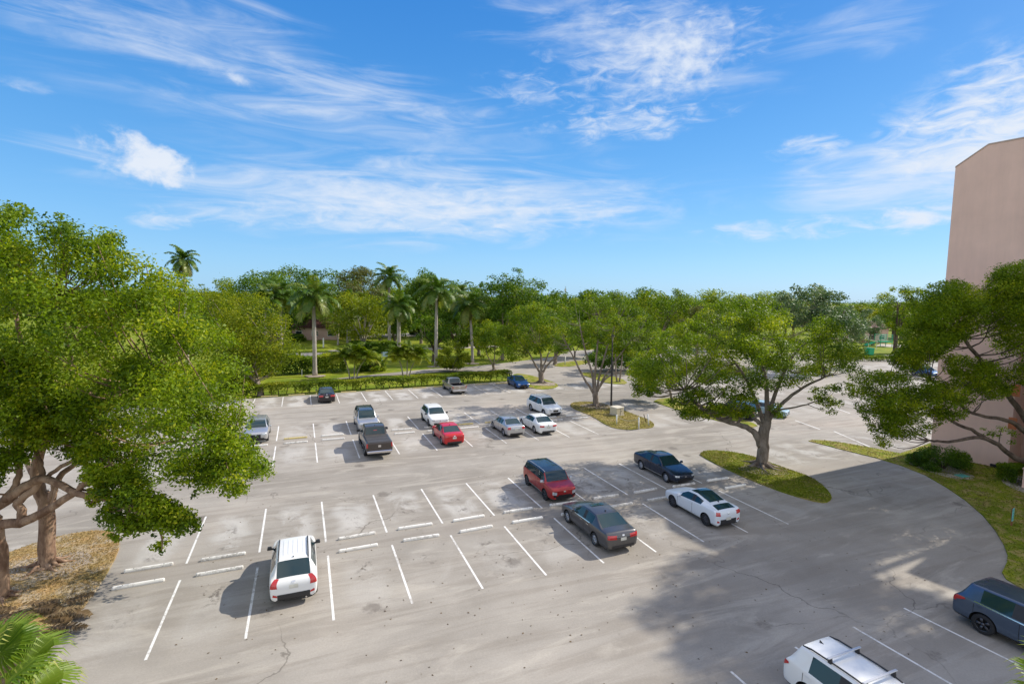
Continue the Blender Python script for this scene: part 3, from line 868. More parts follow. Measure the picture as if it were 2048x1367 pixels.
# tall trees beyond the right edge, their crowns throw the blotchy shade on the drive
for i, (x, y, h, r) in enumerate(((40.4, 36.2, 31.5, 2.4), (39.8, 33.6, 31.5, 2.9), (41.1, 31.0, 31.0, 3.0), (42.2, 28.6, 30.5, 3.0))):
    root = tag(empty('tall_tree', (x, y, 0)), 'tall tree beyond the frame, %s of a row whose blotchy shadow darkens the drive' % ORDN[i], 'tree', 'tall trees beyond the frame')
    mb = MB(); limb(mb, [(0, 0, -.1), (.2, 0, h * .4), (0, .2, h * .85)], .40, .12)
    mb.build('trunk', BARK['grey'], root, True)
    C = []; Rr = []
    for k in range(40):
        d = rng.normal(size=3); d /= np.linalg.norm(d); q_ = rng.random() ** .35
        C.append((d[0] * r * q_, d[1] * r * q_, h - 5.2 + d[2] * 4.6 * q_)); Rr.append(.85 + .5 * rng.random())
    obj('crown', crown_mesh('tall_crown', C, Rr, 9000, .34, FOL['mid']), root)


# ------------------------------------------------------------------ palms
def frond(V, F, T, origin, az, el0, length, droop, leaf=.8, n=34, tint=.5, curl=.0, wid=.055):
    d = Vector((math.cos(az), math.sin(az), 0)); side = Vector((-d.y, d.x, 0))
    pts = []
    p = Vector(origin); el = el0
    for i in range(n + 1):
        t = i / n
        pts.append((p.copy(), el))
        e = el0 - droop * t ** 1.3
        p = p + (d * math.cos(e) + Vector((0, 0, math.sin(e)))) * (length / n)
        el = e
    for i in range(n):
        (p, e), (q, e2) = pts[i], pts[i + 1]
        t = i / n
        fw = (q - p).normalized(); upv = side.cross(fw) * -1
        # rachis
        w = .05 * (1 - t) + .012
        b0 = len(V); V += [p - side * w, p + side * w, q + side * w * .9, q - side * w * .9]
        F.append((b0, b0 + 1, b0 + 2, b0 + 3)); T.append(.75)
        if t < .10: continue
        L = leaf * (math.sin(math.pi * min(1, (t * .88 + .12))) ** .6 + .12)
        for s in (-1, 1):
            for sub in (0, .5):
                a = p.lerp(q, sub)
                dirn = (side * s * .85 + fw * .45 + upv * random.uniform(-.1, .4)).normalized()
                tip = a + dirn * L * .55
                tip2 = a + dirn * L * .92 + Vector((0, 0, -.42 * L * random.uniform(.6, 1.2)))
                wv = fw * wid
                b0 = len(V)
                V += [a - wv, a + wv, tip + wv * .9, tip - wv * .9, tip2]
                F += [(b0, b0 + 1, b0 + 2, b0 + 3), (b0 + 3, b0 + 2, b0 + 4)]
                tt = min(1, max(0, tint + random.uniform(-.25, .25))); T += [tt, tt]


def palm_crown(name, n, length, leaf, mat, spread=1.0, nseg=26, wid=.055):
    V, F, T = [], [], []
    for i in range(n):
        t = i / (n - 1)
        az = i * 2.39996 + random.uniform(-.2, .2)
        el = R(82) - t ** .85 * R(105) * spread
        frond(V, F, T, (0.1 * math.cos(az), .1 * math.sin(az), (1 - t) * .25), az, el, length * random.uniform(.85, 1.08), R(random.uniform(70, 105)) * (1 - .25 * t), leaf, nseg, random.uniform(.2, .8) if t < .85 else .95, wid=wid)
    return mesh_np(name, V, F, FOL[mat], attr=T)


ROYAL = [palm_crown('royal_crown', 22, 4.5, 1.15, 'palm', 1.12, 26, .075) for _ in range(2)]
ROYAL_SPEAR = None


def royal(label, base_px, ctr_px, Y=None, s=1.0, tr=.30, var=0, crownshaft=True, dead=0, group='royal palms behind the lot'):
    bs = gp(*base_px) if Y is None else None
    Y = bs.y if Y is None else Y
    ctr = at(ctr_px[0], ctr_px[1], Y)
    base = Vector((bs.x if bs else ctr.x, Y, 0))
    root = tag(empty('royal_palm', base), label, 'palm', group)
    h = ctr.z
    lean = Vector((ctr.x - base.x, 0, 0))
    mb = MB(); pts = []; rad = []
    for i in range(15):
        t = i / 14
        pts.append(lean * t ** 1.5 + Vector((0, 0, -.1 + (h - 1.4 * s) * t)))
        rad.append(tr * (1.35 - .35 * min(1, t * 8)) * (1 + .10 * math.sin(t * math.pi)) * (1 - .22 * t))
    mb.tube(pts, rad, 14)
    mb.build('trunk', BARK['royal'], root, True)
    if crownshaft:
        mb = MB(); top = pts[-1]
        mb.tube([top + Vector((0, 0, z * s)) for z in (-.05, .25, .8, 1.4, 1.6)], [r * s for r in (.24, .26, .20, .12, .06)], 12)
        mb.build('crownshaft', simple('crownshaft_green', (.09, .17, .04), .4), root, True)
    c = obj('crown', ROYAL[var % 2], root, lean + Vector((0, 0, h)), random.uniform(0, 6.28)); c.scale = (s, s, s)
    if dead:
        V, F, T = [], [], []
        for i in range(dead):
            frond(V, F, T, (0, 0, 0), random.uniform(0, 6.28), R(-45), 2.4, R(40), .6, 18, 1.0)
        obj('dead_frond', mesh_np('dead_frond', V, F, FOL['brown'], attr=T), root, lean + Vector((0, 0, h - .5)))
    return root


royal('tall royal palm with thick brown grey trunk left of the small palm clumps', (630, 751), (627, 592), None, .95, .30, 0, dead=4)
royal('tallest royal palm with straight pale trunk beside the small round tree', (872, 731), (873, 582), None, .92, .28, 1, dead=2)
royal('royal palm whose trunk base is hidden by the right small palm clump', (798, 713), (797, 612), None, .92, .36, 0)
royal('royal palm with orange vines round its lower trunk', (945, 724), (940, 612), None, .92, .25, 1, dead=3)
royal('royal palm with ragged top standing behind the thick brown trunked palm', (618, 690), (560, 590), 115, 1.1, .4, 1)
royal('tall thin palm poking above the big left tree against the sky', (367, 690), (367, 520), 84, .66, .22, 0, dead=5)
royal('royal palm rising above the skyline in the middle of the palms', (778, 690), (778, 555), 122, 1.0, .35, 0)
royal('shorter royal palm between the tallest palm and the deep green tree', (920, 690), (918, 590), 118, 1.0, .35, 1)
royal('royal palm in the shade left of the red roofed house', (540, 690), (530, 600), 112, 1.0, .35, 0)
royal('thin royal palm behind the yellow green tree with white stems', (694, 690), (694, 600), 126, .9, .25, 1)
for i, (x, y, Y) in enumerate(((676, 690, 122), (776, 688, 128), (702, 688, 110), (740, 680, 140), (924, 685, 128))):
    royal(('slim palm on the lawn beside the house with the red roof', 'slim palm on the lawn in the shade of the mango tree', 'slim palm on the lawn behind the round bush', 'slim palm far back on the lawn by the street', 'slim palm at the right end of the far lawn')[i], (x, y), (x + random.uniform(-5, 5), y - 62), Y, .72, .2, i)

SMALLP = [palm_crown('small_palm_crown', 15, 2.3, .75, 'hedge', .80, 18, .06) for _ in range(2)]
for j, (bx, by, lab) in enumerate(((706, 757, 'clump of three small arching palms before the round bush'), (812, 752, 'clump of three small arching palms before the hidden palm base'))):
    b = gp(bx, by)
    root = tag(empty('palm_clump', b), lab, 'palm', 'small palm clumps by the path')
    for k, (dx, dy, lean, h) in enumerate(((-.9, 0, -.4, 3.0), (.2, .3, .0, 3.5), (1.0, -.2, .9, 3.0))):
        mb = MB(); top = Vector((dx + lean, dy, h))
        limb(mb, [(dx * .5, dy, -.05), (dx * .6 + lean * .3, dy, h * .5), top], .11, .07)
        mb.build('trunk', BARK['pale'], root, True)
        c = obj('crown', SMALLP[(j + k) % 2], root, top, random.uniform(0, 6.28))

# fan palms in the near corners
def fan_leaf(V, F, T, origin, az, el, stalk, rad, n=34, droop=.5, tint=.4, span=R(250)):
    d = Vector((math.cos(az) * math.cos(el), math.sin(az) * math.cos(el), math.sin(el)))
    side = Vector((-math.sin(az), math.cos(az), 0)); nrm = side.cross(d) * -1
    hub = Vector(origin) + d * stalk + Vector((0, 0, -.06 * stalk))
    b0 = len(V)
    o = Vector(origin); m = o.lerp(hub, .5) + Vector((0, 0, .05))
    for a, b_ in ((o, m), (m, hub)):
        b0 = len(V); V += [a - side * .018, a + side * .018, b_ + side * .014, b_ - side * .014]; F.append((b0, b0 + 1, b0 + 2, b0 + 3)); T.append(.8)
    for i in range(n):
        a = -span / 2 + span * (i + .5) / n
        dr = d * math.cos(a) + side * math.sin(a)
        L = rad * (1 - .18 * (abs(a) / (span / 2)) ** 2) * random.uniform(.93, 1.05)
        w = span / n * .5
        cup = nrm * (.10 * L)
        q = (-d * math.sin(a) + side * math.cos(a))
        zig = nrm * .02
        p1 = hub + dr * L * .55 + cup; p2 = hub + dr * L * .82 + cup * .6 - Vector((0, 0, droop * L * .12)); p3 = hub + dr * L * .95 - Vector((0, 0, droop * L * random.uniform(.25, .55)))
        e = q * (w * L * .5)
        b0 = len(V)
        V += [hub, p1 - e + zig, p1 - zig * .6, p1 + e + zig, p2 - e * .55, p2 + e * .55, p3]
        F += [(b0, b0 + 1, b0 + 2), (b0, b0 + 2, b0 + 3), (b0 + 1, b0 + 4, b0 + 2), (b0 + 2, b0 + 4, b0 + 5), (b0 + 2, b0 + 5, b0 + 3), (b0 + 4, b0 + 6, b0 + 5)]
        tt = min(1, max(0, tint + random.uniform(-.2, .2)))
        T += [tt, tt, tt, tt, tt, min(1, tt + .3)]


def fan_palm(label, top, leaves):
    root = tag(empty('fan_palm', (top.x, top.y, 0)), label, 'palm')
    mb = MB(); mb.tube([(0, 0, -.1), (.05, 0, top.z * .5), (0, 0, top.z - .1)], [.24, .18, .16], 12)
    mb.build('trunk', BARK['grey'], root, True)
    V, F, T = [], [], []
    for az, el, st, rad, tint in leaves:
        fan_leaf(V, F, T, (0, 0, top.z), R(az), R(el), st, rad, tint=tint)
    obj('crown', mesh_np('fan_crown', V, F, FOL['fan'], attr=T), root)


tp = at(-95, 1415, 9.0)
LV = [(8, 26, 1.0, 1.0, .4), (22, 4, 1.1, 1.0, .6), (48, 22, 1.1, .95, .5), (70, 42, 1.0, .95, .35), (92, 20, 1.1, .9, .3), (-18, 12, 1.0, 1.0, .55), (120, 35, 1., .9, .3), (35, 58, .9, .9, .7), (-50, 30, 1, 1, .4),
      (150, 20, 1.1, .9, .3), (60, -8, 1.1, .95, .4), (200, 30, 1, .9, .3), (260, 30, 1, .9, .3)]
fan_palm('bright green fan palm in the bottom left corner below the dirt verge', tp, LV)
tp = at(2235, 1465, 8.0)
fan_palm('fan palm just poking into the bottom right corner', tp, [(175, 22, .9, .85, .6), (150, 30, .9, .8, .5), (120, 40, .9, .8, .4), (205, 30, .9, .8, .4), (80, 30, .9, .8, .4), (20, 30, .9, .8, .4), (-60, 30, .9, .8, .4)])


V, F, T = [], [], []
for i in range(16):
    frond(V, F, T, (random.uniform(-1.4, 1.4), random.uniform(-.8, .8), .12 + .1 * random.random()), random.uniform(-.6, .9) + (math.pi if i % 3 == 0 else 0), R(random.uniform(0, 14)), random.uniform(.8, 1.4), R(16), .30, 14, random.uniform(.1, .8), wid=.03)
V = [Vector((v_[0], v_[1], max(.02, v_[2]))) for v_ in V]
pd = obj('dead_frond_pile', mesh_np('dead_frond_pile', V, F, FOL['litter'], attr=T), None, gp(62, 1240, .06))
tag(pd, 'pile of fallen dead palm fronds on the dirt verge', 'dead fronds')


# ------------------------------------------------------------------ hedges and bushes
def hedge(name, label, pts, width, h, n, leaf, mat, gaps=0.0, stem=True, cat='hedge', wob=.16):
    """pts: polyline on the ground"""
    base = pts[0].copy(); base.z = 0
    root = tag(empty(name, base), label, cat)
    seg = []; tot = 0
    for a, b_ in zip(pts[:-1], pts[1:]): seg.append((a, b_, (b_ - a).length)); tot += (b_ - a).length
    C, Nn, T = [], [], []
    for a, b_, L in seg:
        k = int(n * L / tot)
        d = (b_ - a).normalized(); q = Vector((-d.y, d.x, 0))
        t = rng.random(k) * L
        face = rng.random(k)
        s = np.where(face < .42, -1.0, np.where(face < .62, 1.0, rng.uniform(-1, 1, k)))
        z = np.where(face < .62, rng.random(k) ** .8, 1 - .10 * rng.random(k) ** 2)
        bump = 1 + wob * np.sin(t * 2.1 + a.x) * np.sin(t * .83 + 1) + .07 * rng.normal(size=k)
        dens = .5 + .5 * np.sin(t * 3.3 + 2) * np.sin(t * 1.27)
        keep = rng.random(k) > gaps * (1 - z) * 1.3 * (0.4 + dens)
        hh = h * (0.93 + .07 * np.sin(t * 1.1) + .03 * rng.normal(size=k))
        pos = np.array(a)[None] + np.array(d)[None] * t[:, None] + np.array(q)[None] * (s * width / 2 * bump)[:, None]
        pos[:, 2] = .12 + z * (hh - .12)
        nr = np.array(q)[None] * s[:, None] * .8 + np.array((0, 0, .6))[None] + rng.normal(size=(k, 3)) * .6
        tt = np.clip(.25 + .35 * rng.random(k) + .25 * np.sin(t * .7 + 3) + .2 * (z > .9), 0, 1)
        C.append(pos[keep]); Nn.append(nr[keep]); T.append(tt[keep])
    C = np.concatenate(C); Nn = np.concatenate(Nn); T = np.concatenate(T)
    V, F = leaf_arrays(C - np.array(base), Nn, leaf * (.6 + .8 * rng.random(len(C))))
    obj('foliage', mesh_np('foliage', V, F, FOL[mat], attr=T), root)
    mb = MB()
    for a, b_, L in seg:
        d = (b_ - a).normalized()
        for k in range(int(L / .85)):
            p = a + d * (k + .5) * .85 - base + Vector((random.uniform(-.1, .1), random.uniform(-.1, .1), 0))
            for _ in range(2):
                mb.tube([p, p + Vector((random.uniform(-.25, .25), random.uniform(-.2, .2), h * .45)), p + Vector((random.uniform(-.4, .4), random.uniform(-.3, .3), h * .85))], [.04, .03, .012], 5)
    tag(mb.build('stem', BARK['dark'], root, True), kind='stuff')
    return root


hv = lambda u: 62.0 + (u + 5) * .075
hedge('hedge', 'long clipped sparse hedge along the far edge of the parking lot', [lot(-9, hv(-9)), lot(8, hv(8)), lot(26.3, hv(26.3))], 1.25, 1.45, 26000, .20, 'hedge', .95)
hedge('hedge', 'tall dense hedge across the lawn behind the first tall palm', [gp(430, 757), gp(560, 748), gp(690, 741)], 2.4, 2.7, 13000, .32, 'mid', .25)
hedge('hedge', 'dark low hedge in shade behind the small palm clumps', [gp(700, 706), gp(800, 704)], 2.4, 2.4, 6000, .36, 'dark', .1)
hedge('hedge', 'low hedge along the far edge of the right lot', [gp(1650, 722), gp(1780, 722), gp(1900, 724)], 1.4, 1.1, 6000, .25, 'hedge', .3)
hedge('hedge', 'square clipped hedge at the foot of the pink tower', [gp(2012, 958), gp(2052, 972)], 1.5, 1.25, 5200, .11, 'mid', .45)


def bush(label, c, rx, ry, h, n, leaf, mat):
    root = tag(empty('bush', c), label, 'bush')
    C, Rr = [], []
    for k in range(40):
        d = rng.normal(size=3); d /= np.linalg.norm(d); d[2] = abs(d[2])
        s = .65 + .3 * rng.random()
        C.append((d[0] * rx * s, d[1] * ry * s, .15 + d[2] * h * .82 * s)); Rr.append(min(rx, h) * .28)
    obj('foliage', crown_mesh('bush', C, Rr, n, leaf, FOL[mat]), root)
    for k in range(7):
        a = k * .9
        mb = MB(); mb.tube([(0, 0, -.05), (rx * .3 * math.cos(a), ry * .3 * math.sin(a), h * .4), (rx * .6 * math.cos(a), ry * .6 * math.sin(a), h * .75)], [.05, .035, .012], 5)
        mb.build('stem', BARK['dark'], root, True)


bush('small clipped round bush at the left of the bed by the tower', gp(1831, 929), .72, .72, 1.15, 3600, .11, 'dark')
bush('big loose bush in the bed before the pink tower', gp(1886, 938), 1.75, 1.4, 1.9, 9000, .13, 'dark')
bush('large round clipped bush at the end of the tall back hedge', gp(745, 742), 2.2, 2.2, 3.2, 6000, .3, 'mid')
bush('low bush with pale leaves at the wall of the red roofed house', gp(592, 682), 2.5, 2, 2.2, 2500, .4, 'dark')
bush('round dark bush on the far lawn before the street', gp(835, 668), 3.0, 2.4, 2.6, 2500, .45, 'dark')

# beds of bare sandy soil round the bushes and trunks
for px in ([(1800, 915), (1830, 935), (1880, 952), (1930, 962), (1955, 955), (1930, 945), (1910, 928), (1860, 905)], [(1995, 962), (2040, 985), (2080, 995), (2080, 960), (2020, 950)]):
    tag(poly_mesh('soil_bed', smooth_poly([gp(*p) for p in px], 2), .062, M_SOIL), kind='structure')
for cx, cy, r in ((1530, 938, 1.5), (1194, 812, 1.5), (95, 1135, 1.3), (1083, 768, 1.7), (872, 732, 1.2), (630, 752, 1.3), (945, 726, 1.3), (727, 707, 2.0)):
    c = gp(cx, cy)
    pts = [c + Vector((math.cos(a) * r * random.uniform(.75, 1.2) * 1.2, math.sin(a) * r * random.uniform(.75, 1.2), 0)) for a in np.linspace(0, 6.283, 15)[:-1]]
    tag(poly_mesh('soil_bed', smooth_poly(pts, 2), .064 if cy > 745 else -.045, simple('root_soil', (.30, .245, .185), .95, var=.35, vscale=5, bump=.6)), kind='structure')


# ------------------------------------------------------------------ buildings
def stucco(name, col):
    m, nt, out = new_mat(name); g = N(nt)
    P = g.n('ShaderNodeTexCoord').outputs['Object']
    a = g.noise(P, .35, 5, .6); b = g.noise(P, 18, 4, .7)
    sx = g.n('ShaderNodeMapping'); g.l(P, sx.inputs[0]); sx.inputs['Scale'].default_value = (1.2, 1.2, .12)
    st = g.noise(sx.outputs[0], 1.2, 5, .7)
    k = g.math('MULTIPLY', g.ramp(a, .3, .7, .93, 1.06, False), g.ramp(st, .3, .7, .95, 1.04, False))
    mu = g.n('ShaderNodeVectorMath', operation='SCALE'); mu.inputs[0].default_value = col; g.l(k, mu.inputs['Scale'])
    g.l(g.bsdf(mu.outputs[0], .9, 0, .15, 0, b, .35, .02), out.inputs[0])
    return m


M_PINK = stucco('pink_stucco', (.86, .575, .465))
M_PINK2 = stucco('pale_pink_stucco', (.60, .41, .34))
M_ROOF = simple('dark_red_roof', (.095, .035, .028), .85, var=.3, vscale=2)
M_GLASSB = simple('window_glass_dark', (.02, .03, .035), .08, 0, .6)
M_DOOR = simple('brown_red_door', (.26, .07, .035), .6)
M_ORANGE = simple('orange_shutter', (.52, .16, .06), .6)
M_WHITE = simple('white_paint', (.75, .74, .70), .5, var=.06)

# pink tower: gable-chamfered end wall and unseen lower blocks added to shade the drive
A = gp(1860, 907.5); B_ = gp(2008, 938.6)
A.z = 0
ed = (B_ - gp(1934, 923)); ed.z = 0; ed.normalize()
en = Vector((-ed.y, ed.x, 0))
if en.y < 0: en = -en          # into the building
tw = tag(empty('apartment_building', A), 'tall blank pink stucco apartment tower with sloped roof corner', 'building')


def prism(prof, depth, off=0.0):
    """prof: (s along wall, z); extruded along en"""
    V = [tuple(ed * s + en * off + Vector((0, 0, z))) for s, z in prof] + [tuple(ed * s + en * (off + depth) + Vector((0, 0, z))) for s, z in prof]
    n = len(prof)
    F = [tuple(range(n)), tuple(range(2 * n - 1, n - 1, -1))] + [(i, n + i, n + (i + 1) % n, (i + 1) % n) for i in range(n)]
    return V, F


def on_wall(px, py):
    """where a sight line meets the tower's end wall: (distance along it, height)"""
    d = ray(px, py); o = Vector((0, 0, H)); t = (A - o).dot(en) / d.dot(en)
    q = o + d * t
    return (q - A).dot(ed), q.z


s0, z0 = on_wall(1912, 335); s1, z1 = on_wall(1977, 290); s2, z2 = on_wall(2048, 278)
ins = 0
V, F = prism([(0, -.3), (0, z0), (s1 - 0, z1), (4.6, z1 + .05), (4.6, -.3)], 4.2)
MB().add(V, F).build('wall', M_PINK, tw)
V, F = prism([(9.2, -.3), (9.2, 16.8), (34, 16.8), (34, -.3)], 14, -3.0)  # invented blocks out of view, sized for the shade they throw
V2, F2 = prism([(4.603, -.3), (4.603, 16.0), (9.197, 16.0), (9.197, -.3)], 8, 3.4)
MB().add(V, F).add(V2, F2).build('wall', M_PINK2, tw)
mb = MB()
V, F = prism([(-.03, z0 + .002), (0, z0 + .10), (s1, z1 + .10), (4.63, z1 + .15), (4.63, z1 + .052), (s1, z1 + .003)], 4.3, -.03)
mb.add(V, F); mb.build('roof', simple('roof_cap', (.50, .37, .31), .8), tw)
for (xa, ya), (xb, yb) in (((2042, 770), (2075, 798)), ((2035, 836), (2075, 866))):
    sa, za = on_wall(xa, ya); sb, zb = on_wall(xb, yb)
    V, F = prism([(sa, zb), (sa, za), (min(sb, 4.4), za), (min(sb, 4.4), zb)], .06, -.045)
    MB().add(V, F).build('shutter', M_ORANGE, tw)
fl = tag(empty('floodlight', gp(1988, 936) + Vector((0, 0, .02))), 'small black floodlight on the grass at the foot of the tower', 'floodlight')
mb = MB(); mb.box((0, 0, .2), (.46, .2, .17), math.atan2(ed.y, ed.x), 0, 1, .02); mb.build('housing', M_RUB, fl)
mb = MB(); mb.box((0, 0, .06), (.06, .06, .2)); mb.box((0, 0, .01), (.2, .12, .02)); mb.build('base', M_RUB, fl)
lw = gp(2044, 975); lw.z = 0
mb = MB(); mb.box((ed.x * 1.2, ed.y * 1.2, .62), (2.4, .25, 1.36), math.atan2(ed.y, ed.x)); mb.box((ed.x * 1.2, ed.y * 1.2, 1.34), (2.5, .33, .08), math.atan2(ed.y, ed.x))
tag(mb.build('low_wall', M_PINK, None, False, lw), 'low beige garden wall at the right edge beside the square hedge', 'wall')
mb = MB(); mb.box((0, 0, .03), (.75, .55, .06), .3, 0, 1, .02)
tag(mb.build('valve_cover', simple('teal_plastic', (.10, .38, .33), .6), None, False, gp(1924, 953) + Vector((0, 0, .055))), 'teal valve cover lying in the grass before the big bush', 'valve cover')


def house(name_label, base, wx, dy, hw, hr, rz, door=True, win=2, roofm=M_ROOF):
    root = tag(empty('house', base, rz), name_label, 'house')
    mb = MB(); mb.box((0, dy / 2, hw / 2 - .1), (wx, dy, hw + .2)); mb.build('wall', M_PINK2, root)
    e = .7
    V = [(-wx / 2 - e, -e, hw), (wx / 2 + e, -e, hw), (wx / 2 + e, dy + e, hw), (-wx / 2 - e, dy + e, hw), (-wx / 2 + 2, dy / 2, hw + hr), (wx / 2 - 2, dy / 2, hw + hr),
         (-wx / 2 - e, -e, hw - .2), (wx / 2 + e, -e, hw - .2), (wx / 2 + e, dy + e, hw - .2), (-wx / 2 - e, dy + e, hw - .2)]
    F = [(0, 1, 5, 4), (1, 2, 5), (2, 3, 4, 5), (3, 0, 4), (0, 6, 7, 1), (1, 7, 8, 2), (2, 8, 9, 3), (3, 9, 6, 0)]
    MB().add(V, F).build('roof', roofm, root)
    xs = np.linspace(-wx / 2 + 1.6, wx / 2 - 1.6, win + (1 if door else 0))
    for i, x in enumerate(xs):
        if door and i == len(xs) // 2:
            mb = MB(); mb.box((x, -.03, 1.1), (1.25, .09, 2.3)); mb.build('door', M_DOOR, root)
        else:
            mb = MB()
            for dx in (-.75, .75): mb.box((x + dx, -.03, 1.6), (.1, .1, 1.4))
            for dz in (.95, 2.25): mb.box((x, -.03, dz), (1.4, .1, .1))
            w_ = mb.build('window', M_WHITE, root)
            mb = MB(); mb.box((x, -.012, 1.6), (1.4, .05, 1.2)); mb.build('pane', M_GLASSB, w_)
    return root


b = gp(630, 679); house('low pink house with dark red hip roof behind the first tall palm', Vector((b.x, b.y, 0)), 11, 9, 3.3, 2.6, .25, False, 3)
b = gp(1352, 668); house('far pink house with brown red door seen left of the leaning tree', Vector((b.x, b.y, 0)), 14, 8, 4.4, 2.0, -.1, True, 4)
b = gp(1722, 684); house('far pink house with dark door behind the silvery tree', Vector((b.x, b.y, 0)), 14, 8, 4.6, 2.0, -.25, True, 4)
b = gp(1000, 660); house('low pale house half hidden under the deep green tree', Vector((b.x + 8, b.y + 8, 0)), 13, 8, 3.4, 2.2, .2, False, 3)

b = gp(820, 655); house('far low house with dark roof behind the street beyond the palms', Vector((b.x, b.y + 10, 0)), 16, 9, 3.6, 2.6, .15, True, 4)

# ------------------------------------------------------------------ parking lines and wheel stops
def line(u0_, v0_, u1_, v1_, w=.09):
    a, b_ = lot(u0_, v0_), lot(u1_, v1_)
    d = (b_ - a).normalized(); q = Vector((-d.y, d.x, 0)) * w / 2
    V = []
    n = 12
    for i in range(n + 1):
        p = a.lerp(b_, i / n); p.z = .004
        j = random.uniform(-.008, .008)
        V += [tuple(p - q * (1 + j * 4)), tuple(p + q * (1 + j * 4))]
    F = [(2 * i, 2 * i + 2, 2 * i + 3, 2 * i + 1) for i in range(n)]
    tag(obj('parking_line', mesh_np('parking_line', V, F, M_LINE)), kind='structure')


for k in range(0, 11):
    u = U0 + W * k
    line(u + .02, 22.82, u - .02, 18.04)
    line(u, 29.1, u, 24.17)
for k in range(0, 11):
    u = U0 + W * k
    if k >= 1: line(u, 47.4, u, 42.6)
    line(u, 41.1, u, 36.2)
for k in range(-1, 11):
    u = U0 + W * k
    line(u, 60.8 + k * .07, u, 55.6)
for (a0, b0, a1, b1) in ((20.6, 11.28, 20.85, 6.6), (17.70, 11.22, 17.85, 6.6), (14.85, 11.2, 14.95, 6.6), (12.0, 11.12, 11.97, 6.6)):
    line(a0, b0, a1, b1)
for px in ((1668, 862, 1740, 893), (1590, 840, 1640, 858), (1730, 850, 1800, 876), (1660, 812, 1700, 826), (1350, 775, 1385, 788)):
    a = gp(px[0], px[1]); b_ = gp(px[2], px[3])
    ua, va = a.dot(EU) / K, a.dot(EV) / K; ub, vb = b_.dot(EU) / K, b_.dot(EV) / K
    line(ua, va, ub, vb, .14)

STOP = {}
def stop_mesh(mat):
    mb = MB()
    L, w, h = 1.80, .15, .125
    prof = [(-w / 2, 0), (w / 2, 0), (w / 2 * .96, h * .55), (w / 2 * .62, h), (-w / 2 * .62, h), (-w / 2 * .96, h * .55)]
    V = []
    for x, s in ((-L / 2, .8), (-L / 2 + .05, 1), (L / 2 - .05, 1), (L / 2, .8)):
        for y, z in prof: V.append((x, y * s, z * (s if z > 0 else 1)))
    F = [tuple(range(5, -1, -1)), tuple(range(18, 24))]
    for i in range(3):
        for j in range(6):
            F.append((i * 6 + j, i * 6 + (j + 1) % 6, (i + 1) * 6 + (j + 1) % 6, (i + 1) * 6 + j))
    mb.add(V, F)
    for x in (-.55, .55): mb.lathe([(.0, h + .004), (.022, h + .004), (.022, h - .01)], 8, c=(x, 0, 0), m=1)
    me = mesh_np('wheel_stop', mb.V, mb.F, [mat, M_RUB], False, mb.M)
    return me


SM = {0: stop_mesh(M_STOP), 1: stop_mesh(M_STOPY)}
ORD = ['first', 'second', 'third', 'fourth', 'fifth', 'sixth', 'seventh', 'eighth', 'ninth', 'tenth', 'eleventh', 'twelfth', 'thirteenth']
rows = [('nearest row of stops', 22.95, [k for k in range(-1, 11) if k not in (1,)], 0, 0), ('second nearest row of stops', 24.22, [-1, 0, 2, 3, 4, 5, 6, 7, 8, 9, 10], 0, 0),
        ('near middle row', 41.52, list(range(0, 11)), 0, 0), ('far middle row', 42.78, list(range(0, 11)), 0, 0),
        ('row along the long clipped hedge', 61.25, list(range(-1, 11)), 1, .07)]
for nm, v, ks, y, sl in rows:
    for i, k in enumerate(ks):
        yy = 1 if (v == 42.78 and k in (1, 6, 7)) else y
        o = obj('wheel_stop', SM[yy], None, lot(U0 + W * (k + .5) + random.uniform(-.08, .08), v + sl * (k + .5) + random.uniform(-.04, .04), .001), -YAW + random.uniform(-.04, .04))
        tag(o, ('faded yellow' if yy else 'white') + ' wheel stop, %s from left in the %s' % (ORD[i], nm), 'wheel stop', 'wheel stops of the parking lot')

# ------------------------------------------------------------------ small things round the lot
b = gp(1221.6, 826.4); t_ = at(1225, 672, b.y)
lp = tag(empty('street_lamp', b), 'tall dark lamp post with small head beside the beige utility box', 'street lamp')
MB().tube([(0, 0, -.1), (.02, 0, .4), (t_.x - b.x, 0, t_.z)], [.13, .11, .065], 12).build('pole', simple('dark_bronze', (.045, .038, .034), .5, .6), lp, True)
mb = MB(); mb.box((t_.x - b.x, -.25, t_.z + .05), (.28, .62, .12), 0, 0, .8, .02); mb.tube([(t_.x - b.x, 0, t_.z - .05), (t_.x - b.x, -.02, t_.z + .16)], [.08, .05], 8); mb.build('lamp_head', simple('dark_bronze', (.045, .038, .034)), lp)
mb = MB(); mb.box((t_.x - b.x, -.27, t_.z - .018), (.2, .42, .015)); mb.build('lens', simple('lamp_lens', (.6, .6, .55), .2), lp)
ub = gp(1233.5, 829.5)
bx = tag(empty('utility_box', ub, .62), 'beige utility box on the grass beside the lamp post', 'utility box')
M_BEIGE = simple('beige_enamel', (.60, .53, .38), .55, var=.08)
mb = MB(); mb.box((0, 0, .46), (1.02, 1.0, .74), 0, 0, 1, .015); mb.build('cabinet', M_BEIGE, bx)
mb = MB(); mb.box((0, 0, .86), (1.08, 1.06, .06), 0, 0, .97, .01); mb.build('lid', simple('beige_lid', (.66, .60, .48), .5), bx)
mb = MB(); mb.box((0, 0, .045), (1.2, 1.18, .09), 0, 0, 1, .01); mb.build('base', simple('grey_concrete', (.36, .34, .31), .9), bx)
mb = MB(); mb.box((0, -.508, .46), (.02, .012, .66)); mb.box((.1, -.512, .5), (.03, .03, .12)); mb.build('door_seam', M_RUB, bx)
pst = []
